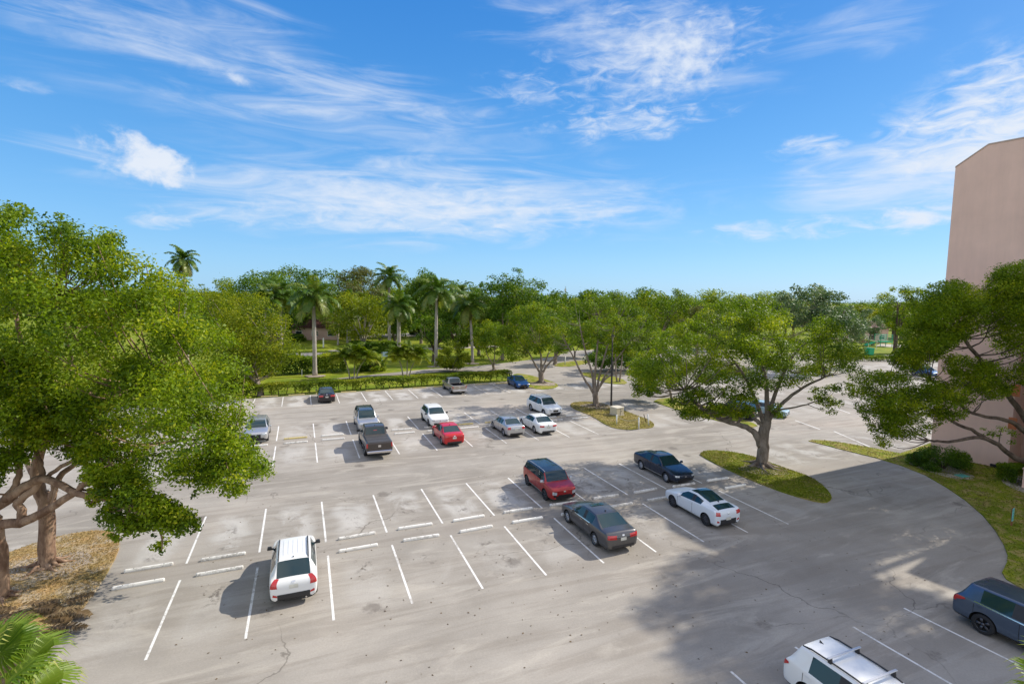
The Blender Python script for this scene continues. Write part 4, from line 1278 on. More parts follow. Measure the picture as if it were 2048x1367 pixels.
for (px, py, tx, ty, lab) in ((1233.5, 849, 1233.5, 829, 'short white post nearest the beige utility box'), (1277.7, 858, 1277.7, 834, 'tallest white post at the kerb of the dry grass island'), (1297.5, 852, 1296, 828, 'thin white post at the tip of the dry grass island')):
    p = gp(px, py); q = at(tx, ty, p.y)
    r = tag(empty('marker_post', p), lab, 'post', 'white posts on the dry grass island')
    MB().tube([(0, 0, -.05), (q.x - p.x, 0, q.z - .03)], [.065, .06], 10).build('post', M_WHITE, r, True)
    MB().tube([(q.x - p.x, 0, q.z - .03), (q.x - p.x, 0, q.z)], [.08, .05], 10).build('cap', M_WHITE, r)
    pst.append(q)
p = gp(1293.5, 846); q = at(1287.5, 828, p.y)
tag(MB().tube([p - Vector((0, 0, .05)), q], [.04, .035], 8).build('stake', BARK['dark']), 'dark leaning stake between the white posts', 'stake')
m_ = pst[0].lerp(pst[1], .5); m_.z -= .35
pts = [pst[0].lerp(pst[1], t) - Vector((0, 0, .1 + .35 * (1 - (2 * t - 1) ** 2))) for t in np.linspace(0, 1, 12)]
tag(MB().tube(pts, .018, 6).build('rope', simple('pale_rope', (.5, .45, .36), .9)), 'sagging pale rope strung between two white posts', 'rope')

# teal address sign on a brown post
p = gp(2024, 1053)
sg = tag(empty('address_sign', p, .55), 'narrow upright teal sign on a brown post beside the drive', 'sign')
mb = MB(); mb.box((.04, .045, .52), (.10, .07, 1.1)); mb.build('post', simple('brown_wood', (.24, .10, .04), .8), sg)
mb = MB(); mb.box((-.03, 0, .70), (.26, .02, .72), 0, 0, 1, .006); pl = mb.build('sign_plate', simple('teal_sign', (.16, .50, .48), .5), sg)
mb = MB()
for k in range(4):
    z = .94 - k * .155
    mb.lathe([(.030, -.0), (.045, -.0), (.045, -.004), (.030, -.004)], 12, 'y', (-.03, -.011, z), 0) if k % 2 else mb.box((-.03, -.012, z), (.03, .004, .10))
mb.build('numeral', simple('dark_teal', (.01, .10, .12), .6), sg)

# white post and small sign across the road
p = gp(1130, 729); r = tag(empty('marker_post', p), 'white post on the grass island across the road', 'post')
MB().tube([(0, 0, -.05), (0, 0, 1.5)], [.10, .09], 10).build('post', M_WHITE, r, True)
p = gp(647, 694); r = tag(empty('marker_post', p), 'white sign post on the far lawn beside the path', 'post'); p2 = at(647, 676, p.y)
mb = MB(); mb.box((0, 0, p2.z / 2), (.28, .15, p2.z + .1)); mb.build('post', M_WHITE, r)
p = gp(768, 724); r = tag(empty('notice_board', p), 'small pale blue notice on a post behind the right palm clump', 'notice')
mb = MB(); mb.box((-.35, 0, .9), (.1, .1, 1.8)); mb.build('post', simple('blue_grey', (.28, .34, .38), .6), r)
mb = MB(); mb.box((.25, -.02, 1.45), (.9, .05, .85)); mb.build('board', simple('pale_blue', (.42, .55, .62), .5), r)
p = gp(604, 752); tag(MB().tube([p, p + Vector((0, 0, 1.0))], [.05, .05], 8).build('stake', M_WHITE), 'short thin pale stake on the grass before the tall hedge', 'stake')
# thin trunk pair on the back island
for dx, lab in ((-3, 'thin bare leaning trunk on the small island, the left of two'), (4, 'thin bare leaning trunk on the small island, the right of two')):
    p = gp(1236 + dx * .6, 764); q = at(1236 + dx * 2, 728, p.y)
    r = tag(empty('thin_tree', p), lab, 'tree'); limb_mb = MB(); limb(limb_mb, [(0, 0, -.05), ((q.x - p.x) * .6, 0, q.z * .5), (q.x - p.x, 0, q.z + 1.5)], .14, .08); limb_mb.build('trunk', BARK['grey'], r, True)
    C = [(q.x - p.x + rng.normal() * .8, rng.normal() * .8, q.z + 2.3 + rng.normal() * .6) for _ in range(14)]
    obj('crown', crown_mesh('thin_crown', C, [.8] * 14, 1500, .3, FOL['mid']), r)

# green play structure and bin far right
p = gp(1772, 693)
pg = tag(empty('play_structure', p), 'green railed play deck with slide on the far right lawn', 'play structure')
M_GRN = simple('green_enamel', (.02, .36, .17), .4)
mb = MB()
for x in (-1.6, 1.6):
    for y in (0, 2.4): mb.tube([(x, y, -.1), (x, y, 3.4)], .09, 8)
mb.build('post', M_GRN, pg)
mb = MB(); mb.box((0, 1.2, 1.3), (3.4, 2.6, .3)); mb.build('deck', M_GRN, pg)
mb = MB()
for z in (2.0, 2.6, 3.2):
    mb.box((0, -.02, z), (3.2, .08, .14)); mb.box((0, 2.42, z), (3.2, .08, .14))
mb.build('railing', simple('pale_green', (.25, .55, .42), .5), pg)
mb = MB(); mb.add([(-1.8, .5, 1.5), (-1.8, 1.9, 1.5), (-5.0, 1.9, .2), (-5.0, .5, .2), (-1.8, .5, 1.35), (-1.8, 1.9, 1.35), (-5.0, 1.9, .05), (-5.0, .5, .05)], [(0, 1, 2, 3), (7, 6, 5, 4), (0, 3, 7, 4), (1, 5, 6, 2)])
for y in (.5, 1.9): mb.tube([(-1.8, y, 1.6), (-5.0, y, .3)], .10, 8)
mb.build('slide', M_GRN, pg)
p = gp(1738, 709); bn = tag(empty('waste_bin', p), 'bright green wheeled bin at the edge of the right lot', 'bin')
mb = MB(); mb.box((0, 0, .75), (1.3, 1.3, 1.5), .2, 0, 1.12, .05); mb.build('body', M_GRN, bn)
mb = MB(); mb.box((0, 0, 1.56), (1.5, 1.5, .12), .2, 0, .96, .02); mb.build('lid', M_GRN, bn)
p = gp(1727, 697)
sc_ = tag(empty('canopy', p), 'sloping white canopy roof beside the green bin', 'canopy')
mb = MB(); mb.add([(-4, 0, 4.0), (3, -1, 2.0), (3, 2.5, 2.0), (-4, 3, 4.0), (-4, 0, 3.85), (3, -1, 1.85), (3, 2.5, 1.85), (-4, 3, 3.85)], [(0, 1, 2, 3), (7, 6, 5, 4), (0, 4, 5, 1), (1, 5, 6, 2), (2, 6, 7, 3), (3, 7, 4, 0)]); mb.build('roof', M_WHITE, sc_)
mb = MB()
for x, y, z in ((-3.8, .2, 3.9), (2.8, -.8, 1.9), (2.8, 2.3, 1.9), (-3.8, 2.8, 3.9)): mb.tube([(x, y, -.1), (x, y, z)], .07, 8)
mb.build('post', M_WHITE, sc_)
p = gp(1820, 700); r = tag(empty('marker_post', p), 'white post on the far bright lawn left of the tower', 'post')
MB().tube([(0, 0, -.05), (0, 0, 2.6)], [.16, .15], 10).build('post', M_WHITE, r, True)

# radio mast and white dome on the horizon
mp = at(1131, 572, 620); mr = tag(empty('radio_mast', (mp.x, mp.y, 0)), 'thin radio mast on the horizon right of the deep green tree', 'mast')
mb = MB()
for i in range(3):
    a = i * 2.094; mb.tube([(1.1 * math.cos(a), 1.1 * math.sin(a), 0), (.5 * math.cos(a), .5 * math.sin(a), mp.z)], .13, 5)
for k in range(10):
    z = mp.z * (k + .5) / 10
    mb.box((0, 0, z), (1.7 - .9 * k / 10, .14, .14)); mb.box((0, 0, z + 1), (.14, 1.6 - .9 * k / 10, .14))
mb.build('lattice', simple('mast_grey', (.35, .36, .38), .6), mr)
mb = MB(); mb.box((0, 0, mp.z * .82), (2.2, .5, 3.2)); mb.build('antenna', simple('mast_light', (.6, .6, .6), .6), mr)
dp = at(1483, 594, 170); dm = tag(empty('water_tank', (dp.x, dp.y, 0)), 'pale domed water tank poking through the far treetops', 'tank')
MB().lathe([(0, dp.z + .9), (.7, dp.z + .75), (1.25, dp.z + .3), (1.5, dp.z - .4), (1.2, dp.z - 1.2), (.5, dp.z - 1.7), (.5, 0)], 24).build('tank', simple('tank_white', (.55, .58, .60), .5), dm, True)

# fallen leaves on the asphalt, blades on the islands
n = 650
uu = rng.uniform(-4, 24, n); vv = rng.uniform(9, 30, n)
pts = np.array([tuple(lot(a, b_, .006 + .004 * rng.random())) for a, b_ in zip(uu, vv)])
V, F = leaf_arrays(pts, rng.normal(size=(n, 3)) * .25 + np.array((0, 0, 1)), .05 + .06 * rng.random(n))
V[:, 2] = np.maximum(V[:, 2], .003)
tag(obj('leaf_litter', mesh_np('leaf_litter', V, F, FOL['litter'], attr=rng.random(n) * .6)), 'scattered dry fallen leaves on the asphalt', 'leaf litter', kind='stuff')


def blades(name, label, P, n, size, mat, cull=None):
    A2 = np.array([(p.x, p.y) for p in P]); lo, hi = A2.min(0), A2.max(0)
    q = lo + rng.random((n * 4, 2)) * (hi - lo)
    q = q[inside([tuple(a) for a in A2], q)][:n]
    if cull is not None: q = q[[cull(x) for x in q]]
    m = len(q)
    C = np.column_stack([q, np.full(m, .055 + size * .3)])
    nr = rng.normal(size=(m, 3)) * .8; nr[:, 2] = np.abs(nr[:, 2]) + .5
    V, F = leaf_arrays(C, nr, size * (.6 + .8 * rng.random(m)), .3)
    tag(obj(name, mesh_np(name, V, F, mat, attr=rng.random(m))), label, 'grass', kind='stuff')


M_BL = foliage('grass_blades', (.11, .17, .006), (.22, .26, .010), (.36, .32, .08), .35)
M_BLS = foliage('straw_blades', (.24, .17, .06), (.40, .27, .12), (.50, .40, .24), .3)
M_BLD = foliage('dry_blades', (.14, .13, .03), (.22, .17, .06), (.34, .27, .13), .3)
blades('grass', 'short bright grass on the island of the leaning tree', ISL[id(isl_tree)], 14000, .10, M_BL)
blades('grass', 'patchy dry grass on the island of the lamp post', ISL[id(isl_lamp)], 7000, .11, M_BLD)
blades('dry_straw', 'dry straw and fallen leaves on the dirt verge', ISL[id(isl_dirt)], 20000, .09, M_BLS, lambda x: x[1] > 13 and rng.random() < .8)
dryf = lambda x: math.sin(x[0] * .9 + 1.3) + math.sin(x[1] * .7 + x[0] * .35) + .8 * math.sin(x[0] * 2.3 - x[1] * 1.9) + rng.normal() * .45
blades('grass', 'mown grass on the verge below the tower', ISL[id(isl_right)], 60000, .11, M_BL, lambda x: x[0] < 42 and x[1] > 14 and dryf(x) < .55)
blades('dry_grass', 'dry yellow patches of grass on the verge below the tower', ISL[id(isl_right)], 60000, .11, M_BLD, lambda x: x[0] < 42 and x[1] > 14 and dryf(x) > .45)
blades('dry_grass', 'dry yellow patches on the island of the leaning tree', ISL[id(isl_tree)], 12000, .10, M_BLD, lambda x: dryf(x) > .6)

#CARS_BEGIN

# ------------------------------------------------------------------ vehicles
def paint(name, col, metal=.0, rough=.32):
    m, nt, out = new_mat(name); g = N(nt)
    tc = g.n('ShaderNodeTexCoord').outputs['Object']
    dust = g.ramp(g.noise(tc, 2.5, 6, .7), .4,   .75, 0, .035)
    c = g.mix(dust, col, (.42, .39, .35))
    g.l(g.bsdf(c, rough, metal, .45, .6), out.inputs[0])
    return m


M_CGL = simple('car_glass', (.012, .036, .042), .03, 0, .7, 0, var=0)
M_TRIM = simple('black_trim', (.025, .025, .027), .55, var=.1)
M_TYRE = simple('tyre_rubber', (.018, .018, .019), .85, var=.2)
M_WELL = simple('wheel_well', (.008, .008, .008), .9)
M_RIM = simple('alloy_rim', (.50, .50, .52), .28, .85, var=.05)
M_RIMD = simple('dark_alloy_rim', (.10, .10, .11), .3, .8, var=.05)
M_CHROME = simple('chrome', (.72, .72, .73), .12, 1.0, var=0)
M_HEAD = simple('headlight_glass', (.55, .58, .60), .08, .35, .6, 1.0, var=.05)
M_TAIL = simple('taillight_red', (.45, .012, .012), .15, 0, .6, 1.0, var=.05)
M_PLATE = simple('plate_white', (.62, .60, .52), .5, var=.1)
M_GRILLE = simple('grille_black', (.012, .012, .013), .4, var=.1)
M_SILV = simple('silver_trim', (.55, .55, .56), .35, .6, var=.03)
SLOTS = ['body', 'windshield', 'rear_window', 'wl0', 'wr0', 'wl1', 'wr1', 'dl0', 'dr0', 'dl1', 'dr1', 'trim', 'wheel_well', 'roof']


def wheel_meshes(r, w, spokes, rimmat, key, cache={}):
    if key in cache: return cache[key]
    prof = [(r * .66, -w / 2 + .01), (r * .90, -w / 2), (r * .985, -w / 2 + .03), (r, -w * .2), (r, w * .2), (r * .985, w / 2 - .03), (r * .90, w / 2), (r * .66, w / 2 - .01)]
    t = MB().lathe(prof, 30, 'y'); tm = mesh_np('tyre', t.V, t.F, M_TYRE, True)
    mb = MB()
    mb.lathe([(0, w * .10), (r * .56, w * .10), (r * .60, w * .38), (r * .68, w * .44), (r * .68, w * .40), (r * .64, -w * .3)], 30, 'y', m=1)
    for k in range(spokes):
        a = 2 * math.pi * k / spokes
        for off in ((-.10, .10) if spokes <= 6 else (0,)):
            ca, sa = math.cos(a + off), math.sin(a + off)
            hw = .022 if spokes <= 6 else .026
            V = []
            for rr, ww, y in ((r * .10, hw * 1.2, w * .36), (r * .66, hw, w * .42)):
                for s in (-1, 1):
                    V.append((ca * rr - sa * ww * s, y, sa * rr + ca * ww * s))
            V += [(x, y - .05, z) for x, y, z in V]
            mb.add(V, [(0, 1, 3, 2), (4, 6, 7, 5), (0, 2, 6, 4), (1, 5, 7, 3), (2, 3, 7, 6), (0, 4, 5, 1)])
    mb.lathe([(0, w * .44), (r * .15, w * .43), (r * .17, w * .30)], 16, 'y')
    mb.lathe([(r * .62, w * .40), (r * .68, w * .455), (r * .70, w * .43)], 30, 'y')
    rm = mesh_np('rim', mb.V, mb.F, [rimmat, M_WELL], True, mb.M)
    cache[key] = (tm, rm)
    return cache[key]


def split_mesh(me, slot):
    n = len(me.polygons)
    mi = np.empty(n, dtype=np.int32); me.polygons.foreach_get('material_index', mi)
    V = np.empty(len(me.vertices) * 3, dtype=np.float32); me.vertices.foreach_get('co', V); V = V.reshape(-1, 3)
    F = [tuple(me.polygons[i].vertices) for i in np.nonzero(mi == slot)[0]]
    if not F: return None
    used = sorted({v for f in F for v in f}); mp = {v: i for i, v in enumerate(used)}
    return V[used], [tuple(mp[v] for v in f) for f in F]


def car(sp, u, v, head, label, cat, group=None, dang=0.0):
    """sp: shape; u,v: centre on the parking grid; head +1 away from the camera, -1 towards it"""
    L, Wd, Ht, wb, r = sp['L'], sp['W'], sp['H'], sp['wb'], sp['r']
    kind = sp['kind']
    pk = kind == 'pickup'
    zb, nose, hood, bf, br, deck = sp['zb'], sp['nose'], sp['hood'], sp['bf'], sp['br'], sp['deck']
    cx, hx, bx, rx, tx = sp['cx'], sp['hx'], sp['bx'], sp['rx'], sp['tx']
    wt = sp.get('wt', .74)
    fx = sp['fa']                                      # front axle from the nose, metres
    hw = Wd / 2
    lp_ = lambda a, b, t: a + (b - a) * t
    S = []      # (f, zb, belt, top, wscale, wt, code)
    S.append((0.0, zb + .14, nose * .80, nose * .86, .74, None, 'n'))
    S.append((.016, zb + .03, nose * .90, nose * .965, .87, None, 'n'))
    S.append((.06, zb, nose * .96, nose * 1.03, .955, None, 'n'))
    S.append((.16, zb, lp_(nose, bf, .55), lp_(nose, hood, .62), .99, None, 'n'))
    S.append((cx, zb, bf, hood, 1.0, None, 'cowl'))
    t = .38
    S.append((lp_(cx, hx, t), zb, bf + .005, lp_(hood, Ht - .03, t + .08), 1.0, lp_(.90, wt, t + .15), 'a'))
    S.append((hx, zb, lp_(bf, br, .3), Ht - .035, 1.0, wt, 'head'))
    S.append((bx - .011, zb, lp_(bf, br, .6), Ht, 1.0, wt, 'b0'))
    S.append((bx + .011, zb, lp_(bf, br, .62), Ht, 1.0, wt, 'b1'))
    qx = sp.get('qx', lp_(bx, rx, .9))
    S.append((qx, zb, br, Ht - .025 - sp.get('rd', 0) * .6, 1.0, wt, 'q'))
    S.append((rx, zb, br, Ht - .05 - sp.get('rd', 0), .995, wt * .985, 'roofend'))
    S.append((tx, zb, br, deck, .985, wt * 1.04 if kind != 'sedan' else None, 'tail'))
    if pk:
        S.append((tx + .02, zb, br, br + .012, .985, None, 'bed'))
        S.append((.80, zb, br, br + .012, .985, None, 'bed'))
        S.append((.975, zb, br, br + .012, .98, None, 'bed'))
        S.append((1.0, zb + .02, br - .02, br - .005, .965, None, 'end'))
    elif kind == 'sedan':
        S.append((.965, zb, br - .02, deck - .015, .955, None, 'deck'))
        S.append((.988, zb + .06, br * .88, deck * .90, .90, None, 'end'))
        S.append((1.0, zb + .16, br * .78, deck * .80, .80, None, 'end'))
    else:
        S.append((.988, zb + .02, br * .90, deck * .90, .945, None, 'end'))
        S.append((1.0, zb + .12, br * .74, deck * .74, .90, None, 'end'))
    rings = []
    for f, b0, belt, top, ws, wtt, code in S:
        x = L / 2 - f * L; w = hw * ws
        cab = wtt is not None
        P = [(0, b0), (w * .80, b0), (w * .965, b0 + .09), (w, b0 + .55 * (belt - b0)), (w * .985, belt - .055), (w * .955, belt)]
        if cab:
            wtw = hw * wtt
            P += [(wtw, max(belt + .01, top - .085)), (wtw - .055, top - .025), (wtw * .55, top - .004), (0, top)]
        else:
            d = top - belt
            P += [(w * .89, belt + .45 * d), (w * .80, belt + .72 * d), (w * .45, belt + .95 * d), (0, top)]
        rings.append([(x, y, z) for y, z in P] + [(x, -y, z) for y, z in P[-2:0:-1]])
    NR = 18
    bm = bmesh.new(); cr = bm.edges.layers.float.new('crease_edge')
    vv = [[bm.verts.new(p) for p in ring] for ring in rings]
    codes = [s[6] for s in S]
    glassrear = sp.get('rear_glass', True)
    for i in range(len(rings) - 1):
        a, b_ = codes[i], codes[i + 1]
        for j in range(NR):
            f = bm.faces.new((vv[i][j], vv[i][(j + 1) % NR], vv[i + 1][(j + 1) % NR], vv[i + 1][j]))
            k = j if j < 9 else 17 - j; left = j < 9
            m = 0
            if k in (7, 8):
                if a in ('cowl', 'a'): m = 1
                elif a == 'roofend' : m = 2
                elif a in ('head', 'b0', 'b1', 'q'): m = 13
            elif k == 6 and a in ('head', 'b0', 'b1', 'q'): m = 13 if sp.get('roof2') else 0
            elif k == 5:
                if a in ('a', 'head'): m = 3 if left else 4
                elif a == 'b0': m = 11
                elif a == 'b1': m = 5 if left else 6
                elif a == 'q' and sp.get('quarter'): m = 5 if left else 6
                elif a == 'roofend' and sp.get('black_d'): m = 11
            elif k in (2, 3, 4):
                if a in ('cowl', 'a', 'head'): m = 7 if left else 8
                elif a in ('b0', 'b1') and not sp.get('two_door'): m = 9 if left else 10
            elif k in (0, 1) and sp.get('cladding'): m = 11
            elif k == 0: m = 11
            f.material_index = m; f.smooth = True
    f0 = bm.faces.new(vv[0][::-1]); f1 = bm.faces.new(vv[-1]); f0.smooth = f1.smooth = True
    def crease(i0, j0, i1, j1, c):
        e = bm.edges.get((vv[i0][j0 % NR], vv[i1][j1 % NR]))
        if e: e[cr] = c
    ci = {c: codes.index(c) for c in set(codes)}
    for i in range(len(rings) - 1):
        cabin = ci['cowl'] <= i < ci['tail']
        for j, c in ((5, .75 if cabin else .25), (6, .6 if cabin else 0), (7, .55 if cabin else 0), (2, .3), (1, .6)):
            crease(i, j, i + 1, j, c); crease(i, NR - j, i + 1, NR - j, c)
        if pk and i >= ci['bed']: crease(i, 5, i + 1, 5, .9); crease(i, 13, i + 1, 13, .9)
    for c, val in (('cowl', .7), ('head', .5), ('roofend', .65), ('tail', .8)):
        for j in range(5, 13): crease(ci[c], j, ci[c], j + 1, val)
    if 'deck' in ci:
        for j in range(4, 14): crease(ci['deck'], j, ci['deck'], j + 1, .55)
    if pk:
        for ii in (ci['bed'], len(rings) - 2, len(rings) - 1):
            for j in range(18): crease(ii, j, ii, j + 1, .8)
    bmesh.ops.recalc_face_normals(bm, faces=bm.faces)
    me = bpy.data.meshes.new('cage'); bm.to_mesh(me); bm.free()
    P_ = sp['paint']
    for _ in SLOTS: me.materials.append(P_)
    tmp = bpy.data.objects.new('tmp', me); COL.objects.link(tmp)
    sub = tmp.modifiers.new('s', 'SUBSURF'); sub.levels = 2; sub.render_levels = 2
    # wheel arches and load bed are cut out of the body
    cut = MB(); axles = (L / 2 - fx, L / 2 - fx - wb)
    for ax in axles:
        for s in (-1, 1):
            n = 28; ra = r * 1.17
            V = []
            for yy in (hw - .30, hw + .2):
                for k in range(n):
                    a = 2 * math.pi * k / n
                    V.append((ax + ra * math.cos(a), s * yy, r + .015 + ra * math.sin(a)))
            F = [(k, (k + 1) % n, n + (k + 1) % n, n + k) for k in range(n)] + [tuple(range(n - 1, -1, -1)), tuple(range(n, 2 * n))]
            if s < 0: F = [f[::-1] for f in F]
            cut.add(V, F, 12)
    if pk and not sp.get('tonneau'):
        x0_ = L / 2 - (tx + .032) * L; x1_ = L / 2 - .972 * L
        cut.box(((x0_ + x1_) / 2, 0, br + .05 - .26), (abs(x0_ - x1_), Wd * .80, .62), 0, 12)
    cme = mesh_np('cut', cut.V, cut.F, [P_] * len(SLOTS), False, cut.M)
    bmc = bmesh.new(); bmc.from_mesh(cme); bmesh.ops.recalc_face_normals(bmc, faces=bmc.faces); bmc.to_mesh(cme); bmc.free()
    co = bpy.data.objects.new('cut', cme); COL.objects.link(co)
    bo = tmp.modifiers.new('b', 'BOOLEAN'); bo.operation = 'DIFFERENCE'; bo.object = co; bo.solver = 'EXACT'
    dg = bpy.context.evaluated_depsgraph_get(); dg.update()
    ev = bpy.data.meshes.new_from_object(tmp.evaluated_get(dg))
    bpy.data.objects.remove(tmp); bpy.data.objects.remove(co)
    tree_ = BVHTree.FromPolygons([v.co.copy() for v in ev.vertices], [tuple(p.vertices) for p in ev.polygons])

    yaw = math.atan2(EV.y, EV.x) + (0 if head > 0 else math.pi) + dang
    root = tag(empty(sp.get('name', 'parked_car'), lot(u, v), yaw), label, cat, group)
    # split the shell
    def mk(name, slots, mats, parent):
        VV, FF = [], []
        for s in slots:
            r_ = split_mesh(ev, SLOTS.index(s))
            if r_ is None: continue
            b0 = len(VV); VV += [tuple(x) for x in r_[0]]; FF += [tuple(b0 + i for i in f) for f in r_[1]]
        if not VV: return None
        return obj(name, mesh_np(name, VV, FF, mats, True), parent)
    mk('body', ['body'] + ([] if sp.get('roof2') else ['roof']), P_, root)
    if sp.get('roof2'): mk('roof', ['roof'], sp['roof2'], root)
    mk('trim', ['trim'], M_TRIM, root); mk('wheel_well', ['wheel_well'], M_WELL, root)
    mk('windshield', ['windshield'], M_CGL, root)
    mk('rear_window', ['rear_window'], M_CGL, root)
    for s in ('wl0', 'wr0', 'wl1', 'wr1'): mk('side_window', [s], M_CGL, root)
    doors = {s: mk('door', [s], P_, root) for s in ('dl0', 'dr0', 'dl1', 'dr1')}

    def patch(name, c, direc, mat, off=.008, n=10, m=6, parent=root):
        """a panel laid on the shell: bilinear corner quad cast along direc"""
        c = [Vector(p) for p in c]; d = Vector(direc).normalized()
        V = []; ok = []
        for i in range(n + 1):
            for j in range(m + 1):
                s, t = i / n, j / m
                p = c[0].lerp(c[1], s).lerp(c[3].lerp(c[2], s), t)
                h = tree_.ray_cast(p - d * 2.0, d, 5.0)
                if h[0] is not None: q = h[0] - d * off; ok.append(True)
                else: q = p; ok.append(False)
                V.append(tuple(q))
        F = []
        for i in range(n):
            for j in range(m):
                q = (i * (m + 1) + j, (i + 1) * (m + 1) + j, (i + 1) * (m + 1) + j + 1, i * (m + 1) + j + 1)
                if all(ok[k] for k in q):
                    ds = [(Vector(V[q[0]]) - Vector(V[q[2]])).length]
                    F.append(q)
        if not F: return None
        return obj(name, mesh_np(name, V, F, mat, True), parent)

    def yz(y0, y1, za, zb_, x): return [(x, y0, za), (x, y1, za), (x, y1, zb_), (x, y0, zb_)]
    # headlights, grille, bumper intake
    zn = nose
    hl = sp.get('hl', (.52, .86, .74, .90)); gr = sp.get('gr', (.42, .66, .84))
    for s in (-1, 1):
        patch('headlight', [(L / 2, s * hw * hl[0], zn * hl[2]), (L / 2, s * hw * hl[1], zn * (hl[2] + .04)), (L / 2, s * hw * hl[1], zn * (hl[3] + .05)), (L / 2, s * hw * hl[0], zn * hl[3])], (-1, -s * .35, -.12), M_HEAD)
        if sp.get('fog'): patch('fog_light', [(L / 2, s * hw * .62, zn * .48), (L / 2, s * hw * .80, zn * .48), (L / 2, s * hw * .80, zn * .60), (L / 2, s * hw * .62, zn * .60)], (-1, -s * .3, 0), M_HEAD if sp['fog'] == 2 else M_GRILLE)
    patch('grille', [(L / 2, -hw * gr[0], zn * gr[1]), (L / 2, hw * gr[0], zn * gr[1]), (L / 2, hw * gr[0], zn * gr[2]), (L / 2, -hw * gr[0], zn * gr[2])], (-1, 0, 0), sp.get('grmat', M_GRILLE))
    patch('air_intake', [(L / 2, -hw * .60, zn * .36), (L / 2, hw * .60, zn * .36), (L / 2, hw * .66, zn * .54), (L / 2, -hw * .66, zn * .54)], (-1, 0, 0), M_GRILLE)
    patch('badge', [(L / 2, -.07, zn * .74), (L / 2, .07, zn * .74), (L / 2, .07, zn * .83), (L / 2, -.07, zn * .83)], (-1, 0, 0), M_CHROME, .014, 4, 4)
    # tail
    tl = sp['tl']
    for s in (-1, 1):
        patch('taillight', [(-L / 2, s * hw * tl[0], tl[2]), (-L / 2, s * hw * tl[1], tl[2] + tl[4]), (-L / 2, s * hw * (tl[1] - tl[5]), tl[3] + tl[4]), (-L / 2, s * hw * (tl[0] + (tl[6] if len(tl) > 6 else 0)), tl[3])], (1, -s * sp.get('tldir', .55), 0), M_TAIL, .010)
        if sp.get('tls'):
            a_ = sp['tls']; patch('side_taillight', [(-L / 2 + .06, s * hw, a_[1]), (-L / 2 + a_[0], s * hw, a_[2] - .05), (-L / 2 + a_[0] * .9, s * hw, a_[2]), (-L / 2 + .10, s * hw, a_[2])], (0, -s, 0), M_TAIL, .014, 8, 5)
        if sp.get('reflector'): patch('reflector', [(-L / 2, s * hw * .66, zb + .20), (-L / 2, s * hw * .86, zb + .24), (-L / 2, s * hw * .84, zb + .34), (-L / 2, s * hw * .68, zb + .28)], (1, -s * .3, 0), M_TAIL)
    pz = sp.get('plz', .62)
    patch('license_plate', yz(-.16, .16, pz, pz + .15, -L / 2), (1, 0, 0), M_PLATE, .016, 4, 3)
    patch('rear_badge', yz(-.06, .06, sp.get('bz', pz + .22), sp.get('bz', pz + .22) + .07, -L / 2), (1, 0, -.3), M_CHROME, .012, 4, 4)
    if not pk:
        patch('rear_valance', yz(-hw * sp.get('valw', .66), hw * sp.get('valw', .66), zb + .10, zb + sp.get('valh', .24), -L / 2), (1, 0, .15), M_TRIM, .010)
        if sp.get('garnish'): patch('garnish', yz(-hw * .42, hw * .42, pz + .17, pz + .205, -L / 2), (1, 0, 0), M_CHROME, .016)
    # handles, mirrors, rocker
    zh = lp_(bf, br, .5) - .13
    for s in (-1, 1):
        for key, f in ((('dl0' if s > 0 else 'dr0'), bx - .045), (('dl1' if s > 0 else 'dr1'), qx - .035)):
            dpar = doors.get(key)
            if dpar is None: continue
            xh = L / 2 - f * L
            patch('handle', [(xh - .10, s * hw, zh), (xh + .10, s * hw, zh), (xh + .10, s * hw, zh + .035), (xh - .10, s * hw, zh + .035)], (0, -s, 0), sp.get('handle', P_), .03, 4, 2, dpar)
        # seams
        for f in ([cx + .012, bx] + ([] if sp.get('two_door') else [qx])):
            xs = L / 2 - f * L
            patch('door_seam', [(xs - .008, s * hw, zb + .12), (xs + .008, s * hw, zb + .12), (xs + .008, s * hw, bf - .03), (xs - .008, s * hw, bf - .03)], (0, -s, 0), M_WELL, .003, 1, 14)
        mx = L / 2 - lp_(cx, hx, .42) * L
        mb = MB(); ps = sp.get('mir', 1.0)
        mb.box((mx + .02, s * (hw + .085 * ps), bf + .075), (.15 * ps, .20 * ps, .135 * ps), 0, 0, .82, .025); mb.box((mx + .04, s * (hw - .03), bf + .02), (.08, .16, .045))
        mb.build('mirror', sp.get('mirror', P_), root)
        if sp.get('rocker'):
            xa, xb = axles[0] - r * 1.25, axles[1] + r * 1.25
            patch('rocker_strip', [(xa, s * hw, zb + .10), (xb, s * hw, zb + .10), (xb, s * hw, zb + .15), (xa, s * hw, zb + .15)], (0, -s, 0), sp['rocker'], .012, 12, 2)
        if sp.get('rails'):
            yr = hw * wt - .10
            pts = []
            for t in np.linspace(0, 1, 9):
                xx = L / 2 - lp_(hx + .01, rx - .005, t) * L
                h = tree_.ray_cast(Vector((xx, s * yr, 4)), Vector((0, 0, -1)))
                zz = h[0].z if h[0] is not None else Ht
                pts.append((xx, s * yr, zz + (.055 if 0 < t < 1 else .0) * sp.get('railh', 1)))
            MB().tube(pts, .024, 8).build('roof_rail', sp['rails'], root, True)
        if sp.get('chromeline'):
            xa, xb = L / 2 - lp_(cx, hx, .5) * L, L / 2 - qx * L
            patch('window_trim', [(xa, s * hw, bf - .035), (xb, s * hw, br - .035), (xb, s * hw, br + .0), (xa, s * hw, bf + .0)], (0, -s, 0), sp['chromeline'], .012, 16, 2)
